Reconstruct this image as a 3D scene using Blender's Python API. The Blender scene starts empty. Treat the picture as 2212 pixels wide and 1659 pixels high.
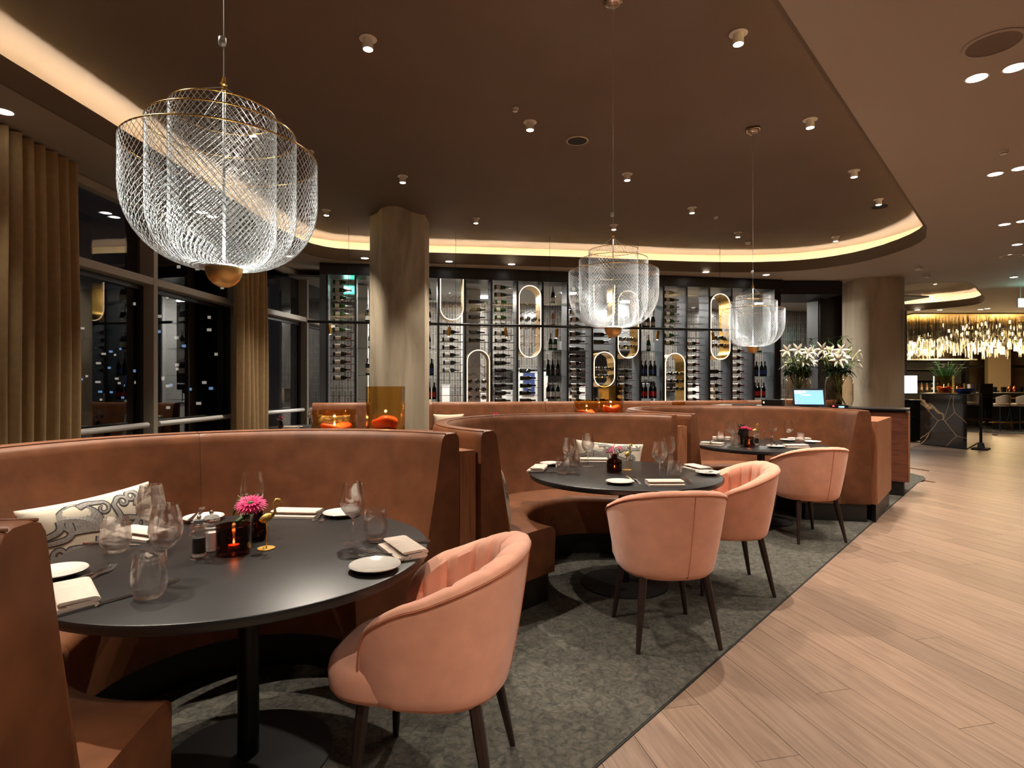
import bpy, bmesh, math, random
from mathutils import Vector, Matrix
random.seed(7)
scn = bpy.context.scene
COL = scn.collection
PI = math.pi
FPX, EYE, HOR, CXP = 1235.0, 1.35, 828.0, 1106.0

# ---------------------------------------------------------------- camera, world, exposure
cam = bpy.data.cameras.new('camera')
cam.sensor_width = 36.0
cam.lens = FPX / 2212.0 * 36.0
cam.clip_end = 200
camo = bpy.data.objects.new('camera', cam)
camo.location = (0, 0, EYE)
camo.rotation_euler = (PI / 2, 0, 0)
COL.objects.link(camo)
scn.camera = camo
w = bpy.data.worlds.new('night')
scn.world = w
w.use_nodes = True
w.node_tree.nodes['Background'].inputs[0].default_value = (0.012, 0.014, 0.02, 1)
w.node_tree.nodes['Background'].inputs[1].default_value = 0.25
vs = scn.view_settings
vs.view_transform = 'Standard'
vs.look = 'None'
vs.gamma = 1.0
vs.exposure = 1.55
vs.use_curve_mapping = False
cy = scn.cycles
cy.max_bounces = 8; cy.diffuse_bounces = 3; cy.glossy_bounces = 3; cy.transmission_bounces = 8; cy.transparent_max_bounces = 10
cy.caustics_reflective = False
cy.adaptive_threshold = 0.045

WARM = (1.0, 0.88, 0.74)
NEUT = (1.0, 0.93, 0.84)

# ---------------------------------------------------------------- helpers
def lin(c):
    return tuple(((v / 255.0) / 12.92 if v / 255.0 <= 0.04045 else ((v / 255.0 + 0.055) / 1.055) ** 2.4) for v in c)

def at(px, py, z):
    d = FPX * (EYE - z) / (py - HOR)
    return Vector(((px - CXP) * d / FPX, d, z))

def atd(px, py, d):
    return Vector(((px - CXP) * d / FPX, d, EYE - (py - HOR) * d / FPX))

MATS = {}
def mat(name, col, rough=0.5, metal=0.0, var=None, bump=None, coat=0.0, sheen=0.0, emit=None, es=0.0, spec=None, coord='Object', trans=0.0, sss=0.0):
    m = bpy.data.materials.new(name)
    m.use_nodes = True
    nt = m.node_tree
    b = nt.nodes['Principled BSDF']
    c = lin(col)
    b.inputs['Base Color'].default_value = (*c, 1)
    b.inputs['Roughness'].default_value = rough
    b.inputs['Metallic'].default_value = metal
    b.inputs['Coat Weight'].default_value = coat
    b.inputs['Sheen Weight'].default_value = sheen
    b.inputs['Transmission Weight'].default_value = trans
    if sss:
        b.inputs['Subsurface Weight'].default_value = sss
        b.inputs['Subsurface Scale'].default_value = 0.02
    if spec is not None:
        b.inputs['Specular IOR Level'].default_value = spec
    if emit:
        b.inputs['Emission Color'].default_value = (*emit, 1)
        b.inputs['Emission Strength'].default_value = es
    tc = nt.nodes.new('ShaderNodeTexCoord')
    if var:
        n = nt.nodes.new('ShaderNodeTexNoise')
        n.inputs['Scale'].default_value = var[0]
        n.inputs['Detail'].default_value = 5
        nt.links.new(tc.outputs[coord], n.inputs['Vector'])
        r = nt.nodes.new('ShaderNodeValToRGB')
        r.color_ramp.elements[0].position = 0.3
        r.color_ramp.elements[1].position = 0.7
        k = var[1]
        r.color_ramp.elements[0].color = (*[v * (1 - k) for v in c], 1)
        r.color_ramp.elements[1].color = (*[min(1, v * (1 + k)) for v in c], 1)
        nt.links.new(n.outputs['Fac'], r.inputs['Fac'])
        nt.links.new(r.outputs['Color'], b.inputs['Base Color'])
    if bump:
        n2 = nt.nodes.new('ShaderNodeTexNoise')
        n2.inputs['Scale'].default_value = bump[0]
        n2.inputs['Detail'].default_value = 3
        nt.links.new(tc.outputs[coord], n2.inputs['Vector'])
        bp = nt.nodes.new('ShaderNodeBump')
        bp.inputs['Strength'].default_value = bump[1]
        bp.inputs['Distance'].default_value = bump[2] if len(bump) > 2 else 0.002
        nt.links.new(n2.outputs['Fac'], bp.inputs['Height'])
        nt.links.new(bp.outputs['Normal'], b.inputs['Normal'])
    MATS[name] = m
    return m

def thin_glass(name, tint=(1, 1, 1), ior=1.5, rough=0.0, boost=1.0):
    m = bpy.data.materials.new(name)
    m.use_nodes = True
    nt = m.node_tree
    nt.nodes.remove(nt.nodes['Principled BSDF'])
    out = nt.nodes['Material Output']
    tr = nt.nodes.new('ShaderNodeBsdfTransparent'); tr.inputs[0].default_value = (*tint, 1)
    gl = nt.nodes.new('ShaderNodeBsdfGlossy'); gl.inputs['Roughness'].default_value = rough
    fr = nt.nodes.new('ShaderNodeFresnel')
    ge = nt.nodes.new('ShaderNodeNewGeometry')
    mr = nt.nodes.new('ShaderNodeMapRange'); mr.inputs['To Min'].default_value = ior; mr.inputs['To Max'].default_value = 1.0 / ior
    nt.links.new(ge.outputs['Backfacing'], mr.inputs['Value']); nt.links.new(mr.outputs[0], fr.inputs[0])
    mx = nt.nodes.new('ShaderNodeMixShader')
    mu = nt.nodes.new('ShaderNodeMath'); mu.operation = 'MULTIPLY'; mu.inputs[1].default_value = boost; mu.use_clamp = True
    nt.links.new(fr.outputs[0], mu.inputs[0])
    nt.links.new(mu.outputs[0], mx.inputs[0])
    nt.links.new(tr.outputs[0], mx.inputs[1])
    nt.links.new(gl.outputs[0], mx.inputs[2])
    nt.links.new(mx.outputs[0], out.inputs['Surface'])
    MATS[name] = m
    return m

def emitter(name, col, s):
    m = bpy.data.materials.new(name)
    m.use_nodes = True
    nt = m.node_tree
    nt.nodes.remove(nt.nodes['Principled BSDF'])
    e = nt.nodes.new('ShaderNodeEmission')
    e.inputs[0].default_value = (*col, 1)
    e.inputs[1].default_value = s
    nt.links.new(e.outputs[0], nt.nodes['Material Output'].inputs['Surface'])
    MATS[name] = m
    return m

class MB:
    def __init__(s):
        s.v = []; s.f = []
    def add(s, vs_, fs):
        o = len(s.v)
        s.v.extend([tuple(p) for p in vs_])
        s.f.extend([tuple(i + o for i in f) for f in fs])
        return s
    def box(s, c, sz, rz=0.0):
        hx, hy, hz = sz[0] / 2, sz[1] / 2, sz[2] / 2
        ca, sa = math.cos(rz), math.sin(rz)
        P = []
        for z in (-hz, hz):
            for x, y in ((-hx, -hy), (hx, -hy), (hx, hy), (-hx, hy)):
                P.append((c[0] + x * ca - y * sa, c[1] + x * sa + y * ca, c[2] + z))
        return s.add(P, [(3, 2, 1, 0), (4, 5, 6, 7), (0, 1, 5, 4), (1, 2, 6, 5), (2, 3, 7, 6), (3, 0, 4, 7)])
    def prism(s, pts, z0, z1):
        n = len(pts)
        P = [(p[0], p[1], z0) for p in pts] + [(p[0], p[1], z1) for p in pts]
        F = [tuple(range(n - 1, -1, -1)), tuple(range(n, 2 * n))]
        F += [(i, (i + 1) % n, n + (i + 1) % n, n + i) for i in range(n)]
        return s.add(P, F)
    def loft(s, rings, ring_closed=True, closed=False, cap=True):
        n = len(rings[0]); m = len(rings)
        P = [p for r in rings for p in r]
        F = []
        for j in range(m if closed else m - 1):
            a, b = j * n, ((j + 1) % m) * n
            for i in range(n if ring_closed else n - 1):
                k = (i + 1) % n
                F.append((a + i, a + k, b + k, b + i))
        if cap and ring_closed and not closed:
            F.append(tuple(range(n - 1, -1, -1)))
            F.append(tuple(range((m - 1) * n, m * n)))
        return s.add(P, F)
    def lathe(s, prof, n=24, c=(0, 0, 0)):
        rings = []
        for r, z in prof:
            rr = max(r, 0.00005)
            rings.append([(c[0] + rr * math.cos(2 * PI * i / n), c[1] + rr * math.sin(2 * PI * i / n), c[2] + z) for i in range(n)])
        if prof[0][0] > 0.0005 and prof[-1][0] > 0.0005:
            return s.loft(rings, True, True)
        return s.loft(rings, True, False, True)
    def tube(s, path, r, n=6, closed=False, cap=True):
        path = [Vector(p) for p in path]
        m = len(path)
        rad = r if isinstance(r, (list, tuple)) else [r] * m
        rings = []
        up = None
        for i in range(m):
            if closed:
                t = (path[(i + 1) % m] - path[i - 1])
            else:
                t = path[min(i + 1, m - 1)] - path[max(i - 1, 0)]
            if t.length < 1e-9: t = Vector((0, 0, 1))
            t.normalize()
            if up is None:
                up = Vector((0, 0, 1)) if abs(t.z) < 0.9 else Vector((1, 0, 0))
            a = t.cross(up)
            if a.length < 1e-6:
                a = t.cross(Vector((0.3, 0.5, 0.8)))
            a.normalize()
            b = a.cross(t); b.normalize()
            up = b
            rings.append([tuple(path[i] + (a * math.cos(2 * PI * k / n) + b * math.sin(2 * PI * k / n)) * rad[i]) for k in range(n)])
        return s.loft(rings, True, closed, cap)
    def grid(s, fn, nu, nv):
        P = [fn(i / (nu - 1), j / (nv - 1)) for j in range(nv) for i in range(nu)]
        F = [(j * nu + i, j * nu + i + 1, (j + 1) * nu + i + 1, (j + 1) * nu + i) for j in range(nv - 1) for i in range(nu - 1)]
        return s.add(P, F)
    def mesh(s, name, m, smooth=False, fix=True):
        me = bpy.data.meshes.new(name)
        me.from_pydata(s.v, [], s.f)
        if fix:
            bm = bmesh.new(); bm.from_mesh(me)
            bmesh.ops.recalc_face_normals(bm, faces=bm.faces)
            bm.to_mesh(me); bm.free()
        if smooth:
            me.polygons.foreach_set('use_smooth', [True] * len(me.polygons))
            if smooth != 'all':
                try:
                    me.set_sharp_from_angle(angle=math.radians(smooth if smooth is not True else 40))
                except Exception:
                    pass
        me.materials.append(MATS[m] if isinstance(m, str) else m)
        return me
    def build(s, name, m, parent=None, smooth=False, bevel=0.0, fix=True, bseg=2):
        o = bpy.data.objects.new(name, s.mesh(name, m, smooth, fix))
        COL.objects.link(o)
        if parent is not None:
            o.parent = parent
        if bevel:
            b = o.modifiers.new('bevel', 'BEVEL')
            b.width = bevel; b.segments = bseg; b.limit_method = 'ANGLE'; b.angle_limit = math.radians(40)
        return o

def tag(o, label, cat, group=None):
    o['label'] = label; o['category'] = cat
    if group: o['group'] = group
    return o

def thing(name, label, cat, loc=(0, 0, 0), rz=0.0, group=None, rot=None):
    o = bpy.data.objects.new(name, None)
    o.empty_display_size = 0.05
    COL.objects.link(o)
    o.location = loc
    o.rotation_euler = rot if rot else (0, 0, rz)
    return tag(o, label, cat, group)

def struct(o):
    o['kind'] = 'structure'
    return o

def inst(name, me, parent=None, loc=(0, 0, 0), rot=(0, 0, 0), sc=None):
    o = bpy.data.objects.new(name, me)
    COL.objects.link(o)
    if parent is not None: o.parent = parent
    o.location = loc; o.rotation_euler = rot
    if sc: o.scale = (sc, sc, sc) if isinstance(sc, (int, float)) else sc
    return o

def dup(root, loc, rz=None, label=None, group=None, rot=None):
    r = root.copy(); COL.objects.link(r)
    r.location = loc
    if rz is not None: r.rotation_euler = (0, 0, rz)
    if rot is not None: r.rotation_euler = rot
    if label: r['label'] = label
    if group: r['group'] = group
    for ch in list(root.children):
        c = ch.copy(); COL.objects.link(c); c.parent = r
        for g in list(ch.children):
            d = g.copy(); COL.objects.link(d); d.parent = c
    return r

def area(name, loc, power, size, col, rot=(0, 0, 0), sy=None, parent=None):
    l = bpy.data.lights.new(name, 'AREA')
    l.energy = power; l.color = col; l.size = size
    if sy: l.shape = 'RECTANGLE'; l.size_y = sy
    o = bpy.data.objects.new(name, l); COL.objects.link(o)
    o.location = loc; o.rotation_euler = rot
    if parent: o.parent = parent
    return o

def spot(name, loc, target, power, angle, col, blend=0.35, radius=0.03, parent=None):
    l = bpy.data.lights.new(name, 'SPOT')
    l.energy = power; l.color = col; l.spot_size = math.radians(angle); l.spot_blend = blend
    l.shadow_soft_size = radius
    o = bpy.data.objects.new(name, l); COL.objects.link(o)
    d = Vector(target) - Vector(loc)
    o.rotation_euler = d.to_track_quat('-Z', 'Y').to_euler()
    o.location = loc
    if parent:
        o.parent = parent
        o.location = Vector(loc) - parent.location
    return o

def point(name, loc, power, col, radius=0.02, parent=None):
    l = bpy.data.lights.new(name, 'POINT')
    l.energy = power; l.color = col; l.shadow_soft_size = radius
    o = bpy.data.objects.new(name, l); COL.objects.link(o)
    o.location = loc
    if parent: o.parent = parent
    return o

ORD = ['first', 'second', 'third', 'fourth', 'fifth', 'sixth', 'seventh', 'eighth', 'ninth', 'tenth', 'eleventh', 'twelfth', 'thirteenth', 'fourteenth', 'fifteenth', 'sixteenth', 'seventeenth', 'eighteenth']

# ---------------------------------------------------------------- materials
def leather(name, col, k=0.22):
    return mat(name, col, 0.45, var=(9, k), bump=(420, 0.25, 0.0012), spec=0.35)
leather('leather', (120, 75, 48))
mat('fabric_pink', (238, 172, 144), 0.9, var=(14, 0.07), bump=(900, 0.35, 0.0012), sheen=0.3)
mat('seam_pink', (200, 124, 94), 0.9)
mat('dark_wood', (44, 28, 24), 0.42, var=(30, 0.3))
mat('table_black', (25, 23, 23), 0.38, var=(260, 0.2), bump=(500, 0.06, 0.0006))
mat('black_metal', (20, 20, 21), 0.4, metal=0.3)
mat('black_matt', (13, 13, 14), 0.7)
mat('plinth', (26, 23, 22), 0.5)
mat('brass', (205, 158, 78), 0.24, metal=1.0, bump=(300, 0.05, 0.0005))
mat('brass_dark', (220, 182, 116), 0.42, metal=1.0)
mat('gold_matt', (214, 176, 96), 0.45, metal=0.85, bump=(250, 0.3, 0.002))
mat('steel', (214, 214, 214), 0.16, metal=1.0)
mat('wire', (190, 198, 202), 0.30, metal=0.6)
mat('canopy_metal', (178, 160, 142), 0.22, metal=1.0)
mat('porcelain', (232, 228, 220), 0.15, coat=0.6)
mat('napkin', (216, 200, 186), 0.85, var=(40, 0.05), bump=(700, 0.25, 0.0008))
mat('salt', (228, 222, 216), 0.8)
mat('pepper', (34, 26, 22), 0.8, var=(400, 0.8))
mat('wax', (226, 96, 44), 0.45, sss=0.25)
mat('wax_dark', (120, 42, 26), 0.5)
mat('cove_lip', (112, 97, 80), 0.8)
mat('cove', (206, 188, 152), 0.8)
mat('ceiling_tray', (118, 100, 85), 0.75, var=(1.2, 0.05), coord='Object')
mat('ceiling_low', (176, 163, 149), 0.8)
mat('white_trim', (226, 218, 208), 0.5)
mat('frame_grey', (184, 172, 156), 0.45)
mat('frame_dark', (30, 29, 30), 0.4)
mat('rail_white', (232, 230, 226), 0.35)
mat('curtain', (168, 138, 94), 0.85, var=(18, 0.08), bump=(500, 0.2, 0.001), sheen=0.4)
mat('curtain_mustard', (176, 140, 62), 0.85, sheen=0.3)
mat('outdoor_dark', (14, 15, 18), 0.9)
mat('petal_pink', (236, 32, 112), 0.5, var=(60, 0.25), sss=0.1)
mat('petal_rose', (240, 84, 130), 0.5)
mat('petal_red', (150, 16, 60), 0.5)
mat('petal_white', (236, 232, 212), 0.5, sss=0.1)
mat('leaf', (66, 108, 44), 0.45, var=(40, 0.3))
mat('leaf_dark', (38, 66, 34), 0.4, var=(40, 0.4))
mat('leaf_pale', (170, 178, 130), 0.5)
mat('stem', (128, 152, 70), 0.5)
mat('twig', (190, 150, 90), 0.6)
mat('bottle_dark', (16, 18, 15), 0.08, coat=0.5)
mat('bottle_green', (26, 74, 24), 0.06, coat=0.6)
mat('bottle_pale', (150, 150, 140), 0.1, coat=0.6)
mat('bottle_rose', (206, 130, 84), 0.1, coat=0.6)
mat('label_cream', (222, 208, 190), 0.6)
mat('label_white', (232, 230, 226), 0.6)
mat('label_dark', (60, 50, 44), 0.6)
mat('label_blue', (36, 54, 110), 0.5)
mat('label_red', (198, 36, 34), 0.5)
mat('cap_red', (150, 28, 34), 0.35)
mat('cap_black', (24, 24, 26), 0.35)
mat('cap_silver', (196, 196, 200), 0.3, metal=0.6)
mat('panel_grey', (74, 78, 84), 0.45)
mat('kitchen_wall', (176, 172, 164), 0.7)
mat('kitchen_ceiling', (140, 142, 140), 0.7)
mat('kitchen_white', (226, 224, 218), 0.5)
mat('kitchen_floor', (120, 116, 110), 0.5)
mat('stainless', (176, 178, 180), 0.3, metal=0.9)
mat('kitchen_blue', (60, 78, 130), 0.4)
mat('screen_frame', (22, 22, 24), 0.3)
mat('stool_fabric', (196, 176, 152), 0.85)
mat('copper', (206, 118, 72), 0.25, metal=1.0)
mat('wall_beige', (190, 168, 140), 0.75)
mat('wall_warm', (128, 108, 88), 0.75)
mat('black_panel', (24, 20, 19), 0.35)
thin_glass('glass', (0.985, 0.99, 0.985), 1.85, 0.0, 1.3)
def real_glass(name):
    m = bpy.data.materials.new(name); m.use_nodes = True
    nt = m.node_tree
    nt.nodes.remove(nt.nodes['Principled BSDF'])
    g = nt.nodes.new('ShaderNodeBsdfGlass'); g.inputs['IOR'].default_value = 1.48; g.inputs['Roughness'].default_value = 0.0
    tr = nt.nodes.new('ShaderNodeBsdfTransparent'); mx = nt.nodes.new('ShaderNodeMixShader'); mx.inputs[0].default_value = 0.5
    nt.links.new(tr.outputs[0], mx.inputs[1]); nt.links.new(g.outputs[0], mx.inputs[2])
    nt.links.new(mx.outputs[0], nt.nodes['Material Output'].inputs['Surface'])
    MATS[name] = m
real_glass('glass')
thin_glass('glass_clear', (0.97, 0.98, 0.98), 1.45)
thin_glass('window_glass', (0.5, 0.52, 0.55), 1.7, 0.0, 1.3)
thin_glass('glass_shelf', (0.80, 0.90, 0.88), 1.6, 0.02)
thin_glass('glass_amber', (0.93, 0.80, 0.56), 1.5, 0.0, 1.3)
thin_glass('glass_smoke', (0.42, 0.24, 0.17), 1.5, 0.0, 1.4)
thin_glass('glass_pink', (0.97, 0.92, 0.85), 1.5, 0.0, 1.3)
thin_glass('glass_tube', (0.97, 0.95, 0.9), 2.0, 0.0, 1.8)
thin_glass('acrylic', (0.86, 0.84, 0.84), 1.5)
emitter('led_cove', (1.0, 0.92, 0.76), 30)
emitter('led_ring', (1.0, 0.72, 0.42), 1.6)
emitter('lamp_white', (1.0, 0.95, 0.88), 20)
emitter('lamp_disc', (1.0, 0.96, 0.90), 4)
emitter('flame', (1.0, 0.66, 0.24), 6)
emitter('ember', (1.0, 0.30, 0.08), 2.2)
emitter('bulb', (1.0, 0.74, 0.38), 5)
emitter('exit_green', (0.05, 0.9, 0.55), 3.0)
emitter('exit_white', (0.75, 1.0, 0.95), 4.0)
emitter('screen_blue', (0.16, 0.32, 0.62), 1.0)
emitter('screen_pale', (0.75, 0.92, 1.0), 1.4)
emitter('screen_white', (0.75, 0.95, 1.0), 1.6)
emitter('led_red', (1, 0.02, 0.02), 6)
emitter('led_blue', (0.2, 0.6, 1), 4)
emitter('city', (1.0, 0.82, 0.6), 0.5)
emitter('city_blue', (0.4, 0.65, 1.0), 0.5)

def node_mat(name, rough=0.5):
    m = bpy.data.materials.new(name); m.use_nodes = True
    MATS[name] = m
    nt = m.node_tree
    b = nt.nodes['Principled BSDF']; b.inputs['Roughness'].default_value = rough
    tc = nt.nodes.new('ShaderNodeTexCoord')
    return m, nt, b, tc
def N(nt, t, **kw):
    n = nt.nodes.new('ShaderNode' + t)
    for k, v in kw.items():
        if k in n.inputs: n.inputs[k].default_value = v
        else: setattr(n, k, v)
    return n
def ramp(nt, stops, fac):
    r = N(nt, 'ValToRGB')
    e = r.color_ramp.elements
    while len(e) < len(stops): e.new(0.5)
    for i, (p, c) in enumerate(stops):
        e[i].position = p
        e[i].color = (*lin(c), 1) if isinstance(c, tuple) else (c, c, c, 1)
    nt.links.new(fac, r.inputs['Fac'])
    return r.outputs['Color']

def wood(name, a, b_, c_, along=1, rough=0.5, rnd=True, fine=1.0):
    m, nt, b, tc = node_mat(name, rough)
    oi = N(nt, 'ObjectInfo')
    vm = N(nt, 'VectorMath', operation='SCALE'); vm.inputs[0].default_value = (7.1, 13.3, 3.7)
    nt.links.new(oi.outputs['Random'], vm.inputs['Scale'])
    ad = N(nt, 'VectorMath', operation='ADD')
    nt.links.new(tc.outputs['Object'], ad.inputs[0])
    nt.links.new(vm.outputs['Vector'], ad.inputs[1])
    mp = N(nt, 'Mapping')
    s = [9.0 * fine, 9.0 * fine, 9.0 * fine]; s[along] = 0.55 * fine
    mp.inputs['Scale'].default_value = s
    nt.links.new(ad.outputs['Vector'], mp.inputs['Vector'])
    n1 = N(nt, 'TexNoise', Scale=1.0, Detail=2.0, Distortion=0.6)
    nt.links.new(mp.outputs['Vector'], n1.inputs['Vector'])
    mu = N(nt, 'Math', operation='MULTIPLY'); mu.inputs[1].default_value = 15.0
    nt.links.new(n1.outputs['Fac'], mu.inputs[0])
    fr = N(nt, 'Math', operation='PINGPONG'); fr.inputs[1].default_value = 1.0
    nt.links.new(mu.outputs[0], fr.inputs[0])
    n2 = N(nt, 'TexNoise', Scale=9.0, Detail=4.0)
    nt.links.new(mp.outputs['Vector'], n2.inputs['Vector'])
    mx = N(nt, 'Math', operation='MULTIPLY_ADD'); mx.inputs[1].default_value = 0.4
    nt.links.new(fr.outputs[0], mx.inputs[0]); nt.links.new(n2.outputs['Fac'], mx.inputs[2])
    col = ramp(nt, [(0.3, a), (0.62, b_), (1.0, c_)], mx.outputs[0])
    if rnd:
        hs = N(nt, 'HueSaturation')
        mr = N(nt, 'MapRange'); mr.inputs['To Min'].default_value = 0.88; mr.inputs['To Max'].default_value = 1.12
        nt.links.new(oi.outputs['Random'], mr.inputs['Value'])
        nt.links.new(mr.outputs[0], hs.inputs['Value'])
        nt.links.new(col, hs.inputs['Color'])
        col = hs.outputs['Color']
    nt.links.new(col, b.inputs['Base Color'])
    return m
wood('oak_plank', (116, 94, 79), (134, 110, 93), (147, 122, 104), along=1, rough=0.42)
wood('walnut', (120, 74, 48), (152, 98, 66), (170, 114, 80), along=2, rough=0.5, rnd=False, fine=1.6)
wood('walnut_dark', (74, 40, 28), (106, 60, 42), (124, 74, 52), along=0, rough=0.45, rnd=False, fine=1.4)
wood('walnut_top', (120, 76, 50), (154, 102, 70), (172, 118, 84), along=0, rough=0.45, rnd=False, fine=1.4)

m, nt, b, tc = node_mat('carpet', 0.95)
n1 = N(nt, 'TexNoise', Scale=26.0, Detail=6.0, Distortion=1.2)
n3 = N(nt, 'TexVoronoi', Scale=16.0); n3.feature = 'DISTANCE_TO_EDGE'
nd = N(nt, 'TexNoise', Scale=9.0, Detail=3.0)
va = N(nt, 'VectorMath', operation='SCALE'); va.inputs['Scale'].default_value = 0.12
vb = N(nt, 'VectorMath', operation='ADD')
nt.links.new(tc.outputs['Object'], nd.inputs['Vector']); nt.links.new(nd.outputs['Color'], va.inputs[0])
nt.links.new(tc.outputs['Object'], vb.inputs[0]); nt.links.new(va.outputs[0], vb.inputs[1])
nt.links.new(tc.outputs['Object'], n1.inputs['Vector']); nt.links.new(vb.outputs[0], n3.inputs['Vector'])
mm = N(nt, 'MapRange'); mm.inputs['From Max'].default_value = 0.12
nt.links.new(n3.outputs['Distance'], mm.inputs['Value'])
mq = N(nt, 'Math', operation='MULTIPLY_ADD'); mq.inputs[1].default_value = 0.16
nt.links.new(mm.outputs[0], mq.inputs[0]); nt.links.new(n1.outputs['Fac'], mq.inputs[2])
nt.links.new(ramp(nt, [(0.32, (38, 38, 34)), (0.55, (66, 64, 57)), (0.85, (92, 88, 78))], mq.outputs[0]), b.inputs['Base Color'])
bp = N(nt, 'Bump', Strength=0.7, Distance=0.006)
n4 = N(nt, 'TexNoise', Scale=220.0, Detail=2.0); nt.links.new(tc.outputs['Object'], n4.inputs['Vector'])
ma = N(nt, 'Math', operation='MULTIPLY_ADD'); ma.inputs[1].default_value = 0.7
nt.links.new(n4.outputs['Fac'], ma.inputs[0]); nt.links.new(mq.outputs[0], ma.inputs[2])
nt.links.new(ma.outputs[0], bp.inputs['Height']); nt.links.new(bp.outputs[0], b.inputs['Normal'])

m, nt, b, tc = node_mat('concrete', 0.8)
mp = N(nt, 'Mapping'); mp.inputs['Scale'].default_value = (1, 1, 0.25)
nt.links.new(tc.outputs['Object'], mp.inputs['Vector'])
n1 = N(nt, 'TexNoise', Scale=3.5, Detail=7.0, Distortion=0.5); nt.links.new(mp.outputs[0], n1.inputs['Vector'])
nt.links.new(ramp(nt, [(0.25, (146, 134, 112)), (0.5, (188, 174, 150)), (0.75, (204, 190, 166))], n1.outputs['Fac']), b.inputs['Base Color'])
n2 = N(nt, 'TexNoise', Scale=120.0, Detail=3.0); nt.links.new(tc.outputs['Object'], n2.inputs['Vector'])
bp = N(nt, 'Bump', Strength=0.25, Distance=0.003); nt.links.new(n2.outputs['Fac'], bp.inputs['Height']); nt.links.new(bp.outputs[0], b.inputs['Normal'])

m, nt, b, tc = node_mat('marble', 0.08)
n0 = N(nt, 'TexNoise', Scale=2.2, Detail=6.0, Distortion=1.0); nt.links.new(tc.outputs['Object'], n0.inputs['Vector'])
base = ramp(nt, [(0.35, (16, 12, 10)), (0.6, (36, 28, 24)), (0.8, (62, 50, 43))], n0.outputs['Fac'])
nd = N(nt, 'TexNoise', Scale=1.6, Detail=5.0); nt.links.new(tc.outputs['Object'], nd.inputs['Vector'])
va = N(nt, 'VectorMath', operation='SCALE'); va.inputs['Scale'].default_value = 0.14
vb = N(nt, 'VectorMath', operation='ADD'); nt.links.new(nd.outputs['Color'], va.inputs[0]); nt.links.new(tc.outputs['Object'], vb.inputs[0]); nt.links.new(va.outputs[0], vb.inputs[1])
vo = N(nt, 'TexVoronoi', Scale=1.1); vo.feature = 'DISTANCE_TO_EDGE'; nt.links.new(vb.outputs[0], vo.inputs['Vector'])
mk = ramp(nt, [(0.0, 1.0), (0.006, 0.0)], vo.outputs['Distance'])
mx = N(nt, 'Mix', data_type='RGBA'); mx.inputs[7].default_value = (*lin((184, 150, 110)), 1)
nt.links.new(mk, mx.inputs[0]); nt.links.new(base, mx.inputs[6])
nt.links.new(mx.outputs[2], b.inputs['Base Color'])

m, nt, b, tc = node_mat('tile_grey', 0.18)
br = N(nt, 'TexBrick', Scale=1.0); br.inputs['Mortar Size'].default_value = 0.004
br.inputs['Brick Width'].default_value = 0.30; br.inputs['Row Height'].default_value = 0.065
br.inputs['Color1'].default_value = (*lin((72, 69, 65)), 1); br.inputs['Color2'].default_value = (*lin((108, 103, 97)), 1); br.inputs['Mortar'].default_value = (*lin((158, 152, 144)), 1)
sx = N(nt, 'SeparateXYZ'); cx = N(nt, 'CombineXYZ')
nt.links.new(tc.outputs['Object'], sx.inputs[0]); nt.links.new(sx.outputs['Z'], cx.inputs['X']); nt.links.new(sx.outputs['X'], cx.inputs['Y'])
nt.links.new(cx.outputs[0], br.inputs['Vector']); nt.links.new(br.outputs['Color'], b.inputs['Base Color'])

mat('cushion', (214, 204, 184), 0.88, var=(6, 0.06), bump=(600, 0.25, 0.001))
mat('print_line', (62, 62, 66), 0.9, var=(180, 0.35))
mat('print_grey', (150, 146, 140), 0.9, var=(150, 0.3))

# ================================================================= SETTING
U = Vector((0.671, 0.741)); NV = Vector((0.741, -0.671))
EDGE_C = -1.136                      # carpet edge: dot(NV, p) = EDGE_C
ZL, ZT = 3.45, 3.85                  # lower ceiling, raised tray

def chaikin(pts, it=2, closed=True):
    for _ in range(it):
        q = []
        n = len(pts)
        for i in range(n if closed else n - 1):
            a, b_ = Vector(pts[i]), Vector(pts[(i + 1) % n])
            q.append(tuple(a * 0.75 + b_ * 0.25)); q.append(tuple(a * 0.25 + b_ * 0.75))
        pts = q if closed else [pts[0]] + q + [pts[-1]]
    return pts

def offset(pts, d):
    n = len(pts); out = []
    A = sum(pts[i][0] * pts[(i + 1) % n][1] - pts[(i + 1) % n][0] * pts[i][1] for i in range(n))
    s = 1 if A > 0 else -1
    for i in range(n):
        a, b_, c = Vector(pts[i - 1]), Vector(pts[i]), Vector(pts[(i + 1) % n])
        e1 = (b_ - a); e2 = (c - b_)
        if e1.length < 1e-6 or e2.length < 1e-6:
            out.append(tuple(b_)); continue
        e1.normalize(); e2.normalize()
        nn = Vector((e1.y, -e1.x)) + Vector((e2.y, -e2.x))
        nn.normalize()
        out.append(tuple(b_ + nn * d * s))
    return out

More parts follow.
